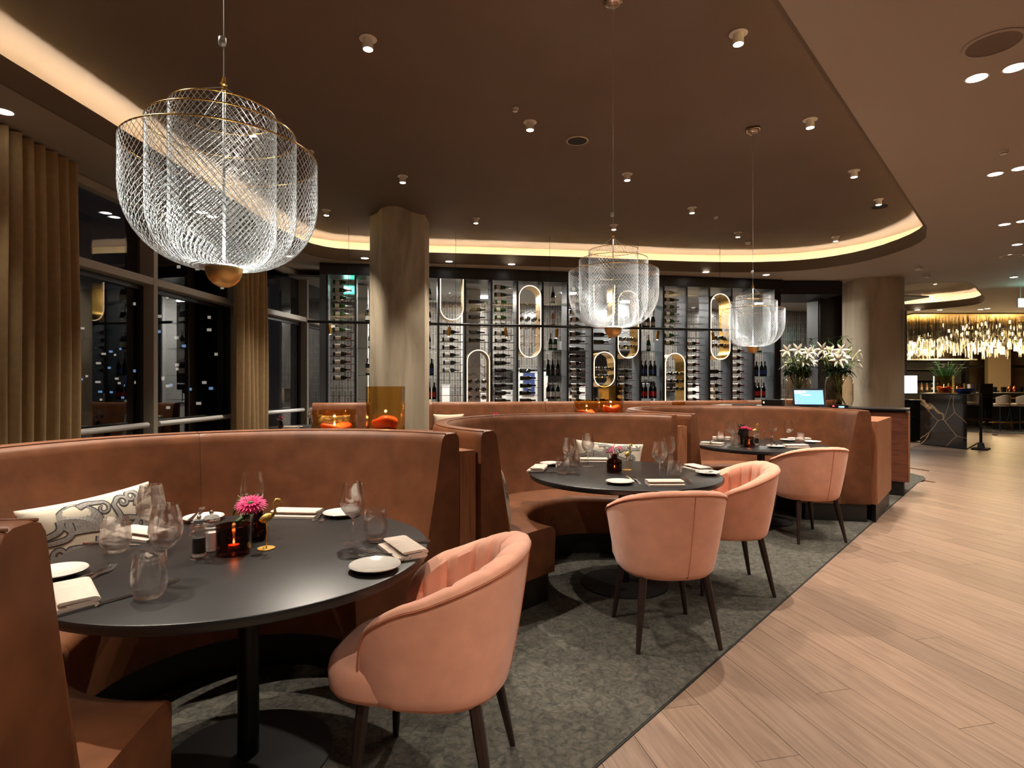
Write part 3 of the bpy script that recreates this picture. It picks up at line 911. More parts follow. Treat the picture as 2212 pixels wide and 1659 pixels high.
# ================================================================= BAR AREA ON THE RIGHT
# marble host desk
t = thing('marble_desk', 'dark brown marble desk with gold veins near the bar', 'desk', (9.35, 11.75, 0))
q = [(0, 0), (1.35, 1.35), (1.10, 2.35), (-0.25, 1.0)]
MB().prism(q, 0.02, 1.12).build('body', 'marble', t, bevel=0.006)
MB().prism(offset(q, 0.012), 1.12, 1.145).build('top', 'table_black', t)
MB().prism(offset(q, -0.02), 0.0, 0.02).build('plinth', 'black_matt', t)
t = thing('screen_stand', 'acrylic screen on a slim black floor stand beside the marble desk', 'screen', (9.66, 11.78, 0), 0.75)
MB().box((0, 0, 0.58), (0.045, 0.045, 1.16)).build('post', 'black_matt', t)
MB().prism([(-0.20, -0.13), (0.20, -0.13), (0.20, 0.13), (-0.20, 0.13)], 0.0, 0.03).build('foot', 'black_matt', t)
fb = MB(); fb.loft([[(-0.15, -0.05, 0.03), (0.15, -0.05, 0.03), (0.15, 0.05, 0.03), (-0.15, 0.05, 0.03)], [(-0.06, -0.04, 0.14), (0.06, -0.04, 0.14), (0.06, 0.04, 0.14), (-0.06, 0.04, 0.14)]]); fb.build('foot_block', 'black_matt', t)
MB().box((0.75, 0, 0.62), (1.4, 0.008, 1.0)).build('acrylic_sheet', 'acrylic', t)

def amber_vase(loc, r, h, label, cat='candle holder', group=None, lit=1.0, m='glass_amber', lump=True):
    t = thing('candle_vase', label, cat, loc, random.uniform(0, 6), group)
    MB().lathe([(0, 0), (r, 0), (r, h), (r * 0.95, h), (r * 0.95, 0.012), (0, 0.012)], 36).build('glass_wall', m, t, smooth=40)
    ch = min(h * 0.45, 0.135); cr = r * 0.54
    pr = [(0, 0.013), (cr * 0.8, 0.013), (cr, ch * 0.5), (cr, ch), (0, ch)]
    MB().lathe([(0, 0.013), (cr * 0.98, 0.013), (cr, ch * 0.55), (cr * 0.99, ch * 0.6), (0, ch * 0.6)], 20).build('candle_base', 'wax_dark', t, smooth=40)
    rings = []
    nn = 24
    for rr, zz in ((cr * 0.9, ch * 0.6), (cr * 1.12, ch * 0.72), (cr * 1.3, ch * 0.95), (cr * 1.15, ch * 1.08), (cr * 0.7, ch * 1.02), (cr * 0.3, ch * 0.95)):
        rings.append([((rr * (1 + 0.22 * math.sin(3 * 2 * PI * k / nn + 1) * (zz / ch - 0.4))) * math.cos(2 * PI * k / nn), (rr * (1 + 0.22 * math.cos(2 * 2 * PI * k / nn) * (zz / ch - 0.4))) * math.sin(2 * PI * k / nn), zz + 0.012 * math.sin(2 * 2 * PI * k / nn) * (zz / ch)) for k in range(nn)])
    mw = MB().loft(rings, True, False, True).build('melted_wax', 'wax', t, smooth='all')
    fz = ch * 0.91
    MB().lathe([(0, fz), (0.006, fz + 0.008), (0.0075, fz + 0.014), (0.004, fz + 0.024), (0, fz + 0.032)], 10).build('flame', 'flame', mw, smooth='all')
    if lit: point('candle_light', (0, 0, fz + 0.055), 0.22 * lit, (1.0, 0.5, 0.18), 0.008, t)
    return t
amber_vase((9.44, 12.5, 1.146), 0.19, 0.38, 'tall amber glass candle vase on the marble desk', lit=1.5)
amber_vase((9.91, 12.74, 1.146), 0.19, 0.22, 'low amber glass candle bowl on the marble desk', lit=1.5)
o = MB().lathe([(0, 0), (0.10, 0), (0.17, 0.06), (0.18, 0.11), (0.16, 0.11), (0.10, 0.03), (0, 0.03)], 28, (9.66, 12.2, 1.146)).build('bowl', 'label_blue', smooth=40)
tag(o, 'dark blue bowl on the front corner of the marble desk', 'bowl')
o = MB().lathe([(0, 0), (0.09, 0), (0.09, 0.2), (0.085, 0.2), (0.085, 0.01), (0, 0.01)], 20, (10.45, 13.02, 1.146)).build('cutlery_pot', 'stainless', smooth=40)
tag(o, 'brushed steel pot on the marble desk', 'pot')
t = thing('desk_screen', 'acrylic protective screen standing on the marble desk', 'screen', (10.33, 13.78, 1.146), 0.78)
MB().box((0, 0, 0.36), (0.34, 0.008, 0.7)).build('sheet', 'acrylic', t)
MB().box((0, 0, 0.005), (0.34, 0.12, 0.01)).build('foot', 'acrylic', t)

# lower dark desk with monitor, left of the marble
t = thing('service_desk', 'low black service desk with a monitor beside the column', 'desk', (9.15, 13.6, 0))
MB().box((0, 0, 0.48), (0.9, 0.5, 0.92)).build('body', 'black_matt', t)
MB().box((0, 0, 0.96), (0.95, 0.55, 0.04)).build('top', 'black_metal', t)
MB().box((0.1, -0.26, 0.6), (0.25, 0.02, 0.02)).build('handle', 'steel', t)
t = thing('monitor', 'flat monitor with bright white screen on the black service desk', 'monitor', (9.2, 13.45, 0.981), -0.1)
MB().box((0, 0, 0.36), (0.62, 0.03, 0.44)).build('casing', 'screen_frame', t)
MB().box((0, -0.017, 0.36), (0.60, 0.004, 0.41)).build('screen', 'screen_white', t)
MB().box((0, 0.03, 0.08), (0.06, 0.03, 0.16)).build('stand', 'stainless', t)
MB().box((0, 0.03, 0.006), (0.22, 0.16, 0.012)).build('base', 'stainless', t)

# bar counter
t = thing('bar_counter', 'long black bar counter with brass edge line and brass foot rail', 'bar counter', (17.2, 17.6, 0), 0.10)
MB().box((0, 0, 0.52), (9.0, 0.7, 1.02)).build('body', 'black_matt', t)
MB().box((0, -0.05, 1.06), (9.2, 0.9, 0.06)).build('top', 'table_black', t)
MB().box((0, -0.36, 0.93), (9.0, 0.02, 0.02)).build('edge_line', 'brass', t)
MB().tube([(-4.4, -0.55, 0.22), (4.4, -0.55, 0.22)], 0.025, 10).build('foot_rail', 'brass', t, smooth='all')
for x in (-4.0, -2.6, -1.2, 0.2, 1.6): MB().box((x, -0.45, 0.11), (0.05, 0.2, 0.21)).build('rail_bracket', 'brass', t)
cbp = [(14.3, 14.8), (20, 15.4), (20, 16.9), (14.0, 16.4), (12.9, 15.8)]
struct(MB().prism(cbp, 0.001, 0.008).build('floor_rug', 'carpet'))

def bar_stool(loc, rz, label):
    t = thing('bar_stool', label, 'bar stool', loc, rz, 'bar stools at the black counter')
    MB().lathe([(0, 0.70), (0.2, 0.70), (0.22, 0.73), (0.22, 0.77), (0.19, 0.79), (0, 0.79)], 24).build('seat', 'stool_fabric', t, smooth=40)
    def bk(u, v):
        a = -2.2 + u * 1.9 - 0.62 + PI * 0; a = PI * 1.5 + (u - 0.5) * 2.4
        return (0.22 * math.cos(a), 0.22 * math.sin(a), 0.79 + 0.22 * v)
    rings = []
    for k in range(15):
        a = PI * 1.5 + (k / 14 - 0.5) * 2.4
        c_, s_ = math.cos(a), math.sin(a)
        h = 0.24 * math.cos((k / 14 - 0.5) * 2.0) ** 0.5
        rings.append([(0.2 * c_, 0.2 * s_, 0.79), (0.24 * c_, 0.24 * s_, 0.79), (0.25 * c_, 0.25 * s_, 0.79 + h), (0.21 * c_, 0.21 * s_, 0.79 + h)])
    MB().loft(rings).build('backrest', 'stool_fabric', t, smooth=40)
    for sx in (-1, 1):
        for sy in (-1, 1):
            MB().tube([(0.15 * sx, 0.15 * sy, 0.70), (0.21 * sx, 0.21 * sy, 0.0)], 0.012, 8).build('leg', 'black_metal', t)
    MB().tube([(0.19 * math.cos(a), 0.19 * math.sin(a), 0.28) for a in [k * PI / 6 for k in range(12)]], 0.009, 6, True).build('footrest', 'black_metal', t)
for k, px in enumerate((2160, 2203, 2262)):
    y = 16.4 + 0.09 * k
    bar_stool(((px - CXP) * y / FPX, y, 0.008), 0.1, 'beige upholstered bar stool at the black bar, ' + ORD[k] + ' counted from the screen stand')
# items on the bar
rk = random.Random(21)
for k, (px, kind) in enumerate(((2148, 'pot'), (2168, 'pot'), (2181, 'cop'), (2192, 'cop'), (2205, 'pot'))):
    y = 17.35; x = (px - CXP) * y / FPX
    if kind == 'pot':
        o = MB().lathe([(0, 0), (0.06, 0), (0.07, 0.16), (0.06, 0.16), (0.05, 0.01), (0, 0.01)], 14, (x, y, 1.10)).build('bar_jar', 'black_metal', smooth=40); tag(o, 'black tumbler on the bar counter, ' + ORD[k] + ' item from the menu stand', 'tumbler', 'things on the bar counter')
    else:
        o = MB().lathe([(0, 0), (0.06, 0), (0.065, 0.12), (0.03, 0.17), (0.03, 0.20), (0, 0.2)], 14, (x, y, 1.10)).build('cocktail_shaker', 'copper', smooth=40); tag(o, 'copper cocktail shaker on the bar counter, ' + ORD[k] + ' item from the menu stand', 'shaker', 'things on the bar counter')
t = thing('menu_stand', 'black menu stand on the near end of the bar counter', 'menu stand', (12.75 + 1.5, 16.9, 1.0), 0.2)
t.location = ((2130 - CXP) * 15.2 / FPX, 15.2, 0.0)
MB().box((0, 0, 1.05), (0.42, 0.03, 0.62)).build('panel', 'black_matt', t)
MB().box((0, 0, 0.37), (0.05, 0.05, 0.74)).build('post', 'black_matt', t)
MB().box((0, 0, 0.01), (0.4, 0.3, 0.02)).build('foot', 'black_matt', t)
# back bar shelf with bottles behind
t = thing('back_bar', 'dark back bar cabinet with bottles beneath the glass tube chandelier', 'cabinet', (15.6, 21.6, 0))
MB().box((0, 0, 0.55), (5.2, 0.5, 1.1)).build('base_unit', 'black_matt', t)
MB().box((0, 0.2, 1.75), (3.0, 0.06, 1.0)).build('back_panel', 'black_matt', t)
for z in (1.5, 1.9): MB().box((-0.4, 0.02, z), (2.2, 0.3, 0.03)).build('shelf', 'black_metal', t)
MB().box((0, -0.1, 2.26), (3.4, 0.5, 0.05)).build('cornice', 'stainless', t)
for k in range(14):
    kind = rk.choice(['white', 'rose', 'red', 'champ'])
    bottle(kind, (14.0 + k * 0.20, 21.5, 1.1005), (0, 0, 0), BK[kind][1] + ' on the back bar, ' + ORD[k] + ' of the row', 'bottles on the back bar')
# bar windows and curtains
for k, px in enumerate((2085, 2128)):
    y = 22.8; x = (px - CXP) * y / FPX
    struct(MB().box((x, y, 1.72), (0.16, 0.2, 3.44)).build('trim_%d' % (7 + k), 'frame_dark'))
struct(MB().box((18.6, 22.8, 2.05), (6.5, 0.12, 0.10)).build('trim_9', 'frame_dark'))
struct(MB().box((19.2, 22.6, 1.72), (0.9, 0.16, 3.44)).build('trim_10', 'wall_beige'))
curtain('curtain', 'mustard floor length curtain behind the bar, beside the pale pier', (19.55, 21.7), (20.9, 21.8), 0.03, 3.43, 5, 0.09, 'curtain_mustard', seed=2)
curtain('curtain', 'mustard floor length curtain at the far corner of the bar', (21.6, 21.8), (23.4, 21.9), 0.03, 3.43, 6, 0.09, 'curtain_mustard', seed=3)

# chandelier of glass tubes
t = thing('tube_chandelier', 'huge warm glowing chandelier of hanging clear glass tubes above the bar', 'chandelier', (15.6, 18.6, 0))
rc = random.Random(9)
tube_me = MB().lathe([(0.042, -0.26), (0.040, 0.0), (0.0, 0.004), (0.0, -0.002), (0.036, -0.004), (0.036, -0.26)], 10).mesh('glass_tube', 'glass_tube', 40)
bulbs = MB(); rods = MB(); rest = MB()
for k in range(560):
    x = rc.uniform(-3.4, 3.6); y = rc.uniform(-1.5, 1.5)
    dz = 0.30 * math.cos(x * 0.75) + rc.gauss(0, 0.30)
    z = 2.86 - 0.14 * (1 - (x / 3.6) ** 2) + 0.04 * x + dz * 0.8
    z = max(2.42, min(z, 3.36))
    if k < 280: inst('glass_tube', tube_me, t, (x, y, z))
    else: rest.lathe([(0.040, -0.26), (0.040, 0.0), (0.0, 0.004), (0.0, -0.002), (0.036, -0.004), (0.036, -0.26)], 8, (x, y, z))
    rods.box((x, y, (z + 3.44) / 2), (0.006, 0.006, 3.44 - z))
    if rc.random() < 0.42: bulbs.lathe([(0, -0.03), (0.012, -0.04), (0.016, -0.09), (0.010, -0.14), (0, -0.145)], 6, (x, y, z))
o = rest.build('more_glass_tubes', 'glass_tube', t, fix=False); o['kind'] = 'stuff'
o = rods.build('hanging_rods', 'black_metal', t, fix=False); o['kind'] = 'stuff'
o = bulbs.build('bulbs', 'bulb', t, fix=False); o['kind'] = 'stuff'
MB().box((0.1, 0, 3.43), (7.6, 3.4, 0.03)).build('ceiling_plate', 'brass_dark', t)
for x in (-2.4, 0, 2.4): point('chandelier_glow', (x, -0.2, 2.5), 70, (1.0, 0.72, 0.36), 0.3, t)

# ceiling sign on the right
t = thing('exit_sign', 'pale green lit exit sign hanging under the beige ceiling by the bar', 'exit sign', (10.95, 12.2, 0), 0.0)
MB().box((0, 0, 3.08), (0.34, 0.05, 0.19)).build('sign_box', 'white_trim', t)
MB().box((0, -0.03, 3.08), (0.32, 0.006, 0.17)).build('sign_face', 'exit_white', t)
MB().tube([(0.1, 0, 3.17), (0.1, 0, 3.45)], 0.006, 6).tube([(-0.1, 0, 3.17), (-0.1, 0, 3.45)], 0.006, 6).build('rod', 'white_trim', t)
point('sign_glow', (0, -0.15, 3.0), 2.0, (0.3, 1.0, 0.85), 0.1, t)

# ================================================================= BOOTHS
T1, T2, T3 = Vector((-0.95, 2.06)), Vector((0.755, 3.855)), Vector((2.46, 5.65))
C1, C2, C3 = Vector((-1.04, 2.16)), Vector((0.629, 3.969)), Vector((2.334, 5.764))
BACK = [(0.90, 0.40), (0.93, 0.47), (1.00, 0.80), (1.042, 1.03), (1.048, 1.058), (1.062, 1.078), (1.085, 1.086), (1.135, 1.086), (1.157, 1.078), (1.168, 1.058), (1.17, 1.03), (1.17, 0.17), (0.90, 0.17)]
SEAT = [(0.53, 0.17), (0.52, 0.41), (0.526, 0.435), (0.55, 0.452), (0.60, 0.458), (0.75, 0.458), (0.94, 0.452), (0.94, 0.17)]
def arc_sweep(prof, a0, a1, n, pinch=0.0):
    cr = sum(p[0] for p in prof) / len(prof); cz = sum(p[1] for p in prof) / len(prof)
    rings = []
    angs = [a0 + (a1 - a0) * k / n for k in range(n + 1)]
    e = math.radians(0.45)
    if pinch: angs = [angs[0], angs[0] + e] + angs[1:-1] + [angs[-1] - e, angs[-1]]
    for k, a in enumerate(angs):
        f = 1.0
        q = prof
        if pinch and k in (0, len(angs) - 1):
            q = [(cr + (r - cr) * (1 - pinch), cz + (z - cz) * (1 - pinch)) for r, z in prof]
        rings.append([(r * math.cos(a), r * math.sin(a), z) for r, z in q])
    return MB().loft(rings)
def booth(c, a0, a1, n, label):
    t = thing('curved_banquette', label, 'banquette', (c.x, c.y, 0.0062), 0, 'curved leather booths')
    a0, a1 = math.radians(a0), math.radians(a1)
    for k in range(n):
        b0, b1 = a0 + (a1 - a0) * k / n, a0 + (a1 - a0) * (k + 1) / n
        arc_sweep(BACK, b0 + 0.0006, b1 - 0.0006, 26, 0.012).build('back_panel', 'leather', t, smooth=50)
    for k in range(n):
        b0, b1 = a0 + (a1 - a0) * k / n, a0 + (a1 - a0) * (k + 1) / n
        arc_sweep(SEAT, b0 + 0.0006, b1 - 0.0006, 26, 0.010).build('seat', 'leather', t, smooth=50)
    arc_sweep([(0.58, 0), (0.58, 0.17), (1.14, 0.17), (1.14, 0)], a0 + 0.02, a1 - 0.02, 48).build('plinth', 'plinth', t, smooth=40)
    # piping along the inner and outer top edges
    for r in (1.072, 1.150):
        MB().tube([(r * math.cos(a0 + (a1 - a0) * k / 70), r * math.sin(a0 + (a1 - a0) * k / 70), 1.0835) for k in range(71)], 0.0035, 6).build('piping', 'leather', t, smooth='all')
    return t
booth(C1, 49.5, 277.0, 3, 'brown leather horseshoe booth round the table with the pink gerbera')
booth(C2, 48.5, 227.0, 2, 'brown leather horseshoe booth round the table with the spidery pink flower')
booth(C3, -11.0, 227.0, 3, 'brown leather horseshoe booth round the table with pink roses, next to the host counter')

def arcpts(c, r, a0, a1, n=12):
    return [(c.x + r * math.cos(math.radians(a0 + (a1 - a0) * k / n)), c.y + r * math.sin(math.radians(a0 + (a1 - a0) * k / n))) for k in range(n + 1)]
def divider(ca, cb, label):
    ctr = (ca + cb) / 2
    P = arcpts(ca, 1.183, 50, 118) + [tuple(ca + U * 0.55 - NV * 1.55), tuple(cb - U * 0.55 - NV * 1.55)] + arcpts(cb, 1.183, 158, 225.6)
    L = [(p[0] - ctr.x, p[1] - ctr.y) for p in P]
    t = thing('booth_divider', label, 'divider', (ctr.x, ctr.y, 0.0062), 0, 'wooden dividers between booths')
    MB().prism(L, 0.10, 0.955).build('body', 'walnut', t)
    MB().prism(L, 0.9555, 0.983).build('top_board', 'walnut_top', t)
    MB().prism(offset(L, -0.02), 0.0, 0.10).build('plinth', 'plinth', t)
    return t
divider(C1, C2, 'walnut divider with flat top between the gerbera booth and the spidery flower booth')
divider(C2, C3, 'walnut divider with flat top between the spidery flower booth and the rose booth')
P = [(3.545, 5.545), (4.22, 6.36), (3.98, 6.62)] + arcpts(C3, 1.183, 32, -8, 10)
ctr = Vector((3.7, 6.0)); L = [(p[0] - ctr.x, p[1] - ctr.y) for p in P]
t = thing('booth_end_panel', 'light walnut end panel of the rose booth along the oak floor edge', 'end panel', (ctr.x, ctr.y, 0.0062))
MB().prism(L, 0.17, 0.955).build('body', 'walnut', t)
MB().prism(L, 0.9555, 0.978).build('top_board', 'walnut_top', t)
MB().prism(offset(L, -0.025), 0.0, 0.17).build('plinth', 'plinth', t)

# host counter
ca = math.atan2(-0.58, 0.814)
t = thing('host_counter', 'dark walnut host counter with black glass top behind the rose booth', 'counter', (4.71, 6.8, 0.0062), ca)
MB().box((-1.15, 0.31, 0.585), (2.30, 0.60, 0.83)).build('body', 'walnut_dark', t, bevel=0.003)
MB().box((-1.15, 0.31, 1.035), (2.33, 0.63, 0.015)).build('glass_top', 'table_black', t)
MB().box((-1.16, 0.31, 1.013), (2.28, 0.58, 0.026)).build('shadow_gap', 'black_matt', t)
MB().box((-1.15, 0.31, 0.085), (2.22, 0.54, 0.17)).build('plinth', 'plinth', t)
MB().box((0.008, 0.31, 0.585), (0.014, 0.61, 0.83)).build('end_strip', 'walnut', t)
ZC = 1.0425 + 0.0067
def cpos(x, y): # on the counter in its local frame
    return (4.71 + x * math.cos(ca) - y * math.sin(ca), 6.8 + x * math.sin(ca) + y * math.cos(ca), ZC)

# far banquette along the wine wall
t = thing('wall_banquette', 'long straight brown leather banquette below the wine wall', 'banquette', (WL.x + 0.13, WL.y - 0.69, 0.0062), WA)
SB = [(0.10, 0.40), (0.09, 0.47), (0.03, 0.98), (0.02, 1.025), (-0.0, 1.044), (-0.08, 1.044), (-0.10, 1.03), (-0.10, 0.15), (0.10, 0.15)]
x0 = 0.0
for k in range(5):
    w_ = 1.90
    MB().loft([[(x0 + dx, -r * sc_ - 0.1, 0.5 + (z - 0.5) * sc_) for r, z in SB] for dx, sc_ in ((0.002, 0.985), (0.014, 1), (w_ - 0.014, 1), (w_ - 0.002, 0.985))]).build('back_panel', 'leather', t, smooth=50)
    MB().box((x0 + w_ / 2, -0.45, 0.30), (w_ - 0.004, 0.52, 0.30)).build('seat', 'leather', t, bevel=0.02)
    x0 += w_
MB().box((4.75, -0.4, 0.07), (9.4, 0.5, 0.14)).build('plinth', 'plinth', t)

# ================================================================= TABLES
def round_table(c, r, label, z=0.75):
    t = thing('round_table', label, 'table', (c[0], c[1], 0.0062), 0, 'round black dining tables')
    zz = z - 0.0062
    MB().lathe([(0, zz - 0.034), (r - 0.012, zz - 0.034), (r - 0.003, zz - 0.028), (r, zz - 0.018), (r, zz - 0.006), (r - 0.002, zz - 0.002), (r - 0.006, zz), (0, zz)], 128).build('tabletop', 'table_black', t, smooth=30)
    MB().lathe([(0, 0.016), (0.036, 0.016), (0.036, zz - 0.04), (0.10, zz - 0.04), (0.10, zz - 0.034), (0, zz - 0.034)], 28).build('pedestal', 'black_metal', t, smooth=40)
    MB().lathe([(0, 0), (0.29, 0), (0.29, 0.008), (0.27, 0.014), (0, 0.016)], 48).build('base_plate', 'black_matt', t, smooth=40)
    return t
round_table(T1, 0.64, 'round black dining table laid with the pink gerbera')
round_table(T2, 0.635, 'round black dining table laid with the dark bottle vase of spidery pink flowers')
round_table(T3, 0.62, 'round black dining table laid with pink roses')
round_table((-3.0, 8.05), 0.40, 'small round black table by the window with a red and white posy')
round_table((0.0, 8.55), 0.40, 'small round black table before the wall banquette with a pink posy')

round_table((2.42, 9.0), 0.36, 'small round black table with an amber vase near the host counter end')

# ================================================================= CHAIRS
def chair_proto():
    t = thing('tub_chair', 'x', 'chair', (0, 0, 0), 0, 'salmon tub chairs at the round tables')
    AM = 138.0
    def zt(a):
        a = abs(a)
        if a < 112: return 0.818 - 0.178 * (a / 112) ** 2.1
        return 0.64 - 0.22 * ((a - 112) / 26) ** 1.7 - 0.05 * (a - 112) / 26
    def plan(a, k):
        A = math.radians(a)
        ex = 0.82
        sx = math.copysign(abs(math.sin(A)) ** ex, math.sin(A)); cy = math.copysign(abs(math.cos(A)) ** ex, math.cos(A))
        return (0.318 * k * sx, -0.318 * k * cy)
    def kk(z):      # how far the shell flares with height
        f = max(0.0, min(1.0, (z - 0.355) / 0.45))
        return 0.755 + 0.245 * f ** 0.75
    NA = 145
    rings, rin = [], []
    for i in range(NA):
        a = -AM + 2 * AM * i / (NA - 1)
        T = zt(a)
        th = 0.052 if abs(a) < 115 else 0.052 - 0.016 * (abs(a) - 115) / 23
        zs = [0.352 + (T - 0.02 - 0.352) * s for s in (0.06, 0.14, 0.28, 0.45, 0.62, 0.8, 0.92, 1.0)]
        o_ = [(kk(z), z) for z in zs]
        ring = [plan(a, 0.66) + (0.352,), plan(a, 0.725) + (0.354,)]
        ring += [plan(a, k_) + (z,) for k_, z in o_]
        kt = kk(T)
        ring += [plan(a, kt - 0.02) + (T - 0.012,)]
        ring += [plan(a, kk(z) - 0.05) + (z,) for z in reversed(zs[1:])]
        rings.append(ring)
        # padding: bulging channels
        ph = ((a + AM) / (2 * AM) * 12.0 + 0.5) % 1.0 - 0.5
        bu = 0.011 * (1 - math.exp(-(ph / 0.09) ** 2))
        q = []
        zz = [max(0.40, 0.352 + (T - 0.352) * s) for s in (0.15, 0.35, 0.6, 0.82, 0.93)]
        for z in zz: q.append(plan(a, kk(z) - (th + bu) / 0.295 * 1.25 - 0.03) + (z,))
        q.append(plan(a, kt - (th + bu) / 0.295 * 1.05) + (T - 0.012 + 0.2 * bu,))
        q.append(plan(a, kt - 0.75 * th / 0.295) + (T - 0.004 + 0.2 * bu,))
        q.append(plan(a, kt - 0.35 * th / 0.295) + (T - 0.001 + 0.2 * bu,))
        q.append(plan(a, kt - 0.06 * th / 0.295) + (T - 0.007 + 0.12 * bu,))
        q.append(plan(a, kt + 0.004) + (T - 0.017,))
        q.append(plan(a, kt - 0.02) + (T - 0.024,))
        for z in reversed(zz): q.append(plan(a, kk(z) - 0.06) + (z,))
        rin.append(q)
    sh = MB().loft(rings).build('outer_shell', 'fabric_pink', t, smooth=55)
    MB().loft(rin).build('padded_inner_back', 'fabric_pink', t, smooth=55)
    ln = []
    for i in range(NA):
        a = -AM + 2 * AM * i / (NA - 1); T = zt(a)
        ln.append(plan(a, kk(T) + 0.004) + (T - 0.021,))
    MB().tube(ln, 0.0028, 6).build('piping', 'seam_pink', t, smooth='all')
    MB().tube([plan(6, kk(z) + 0.002) + (z,) for z in (0.37, 0.45, 0.55, 0.65, 0.75, 0.79)], 0.0025, 6).build('back_seam', 'seam_pink', sh)
    MB().box((0.034, -0.241, 0.378), (0.006, 0.003, 0.022)).build('fabric_tag', 'black_matt', sh)
    # seat cushion
    rings = []
    for s_, z in ((0.80, 0.355), (0.96, 0.36), (1.0, 0.38), (1.01, 0.43), (0.99, 0.455), (0.93, 0.468), (0.7, 0.475), (0.3, 0.478)):
        ring = []
        for k in range(40):
            a = 2 * PI * k / 40
            sx = math.copysign(abs(math.cos(a)) ** 0.62, math.cos(a)); sy = math.copysign(abs(math.sin(a)) ** 0.62, math.sin(a))
            fy = 0.315 if sy > 0 else 0.20
            wx = 0.225 + 0.025 * sy
            ring.append((wx * s_ * sx, 0.02 + fy * s_ * sy, z))
        rings.append(ring)
    MB().loft(rings).build('seat', 'fabric_pink', t, smooth=60)
    for sx in (-1, 1):
        for sy, y0, y1 in ((1, 0.19, 0.215), (-1, -0.165, -0.235)):
            a, b_ = Vector((0.165 * sx, y0, 0.36)), Vector((0.215 * sx, y1, 0.0))
            rings = []
            for f, r in ((0, 0.021), (0.3, 0.0205), (1.0, 0.0115)):
                p = a + (b_ - a) * f
                rings.append([(p.x + r * math.cos(PI / 4 + PI / 2 * k + o_), p.y + r * math.sin(PI / 4 + PI / 2 * k + o_), p.z) for k in range(4) for o_ in (-0.28, 0.28)])
            MB().loft(rings).build('leg', 'dark_wood', t, smooth=30)
    return t
ch0 = chair_proto()
def face(p, target):
    d = Vector(target) - Vector(p)
    return math.atan2(d.y, d.x) - PI / 2
CH = [((-0.258, 1.945), (-1.0, 2.04), 'salmon fabric tub chair with dark legs pulled up to the gerbera table'),
      ((0.82, 3.105), (0.745, 3.9), 'salmon tub chair with dark fabric tag and back seam, at the spidery flower table'),
      ((1.43, 3.83), (0.70, 3.86), 'salmon tub chair at the spidery flower table, on the rose booth side'),
      ((2.59, 5.05), (2.53, 5.6), 'salmon fabric tub chair at the rose table')]
for k, (p, tg, lb) in enumerate(CH):
    if k == 0:
        ch0.location = (p[0], p[1], 0.0065); ch0.rotation_euler = (0, 0, face(p, tg)); ch0['label'] = lb
    else:
        dup(ch0, (p[0], p[1], 0.0065), face(p, tg), lb)

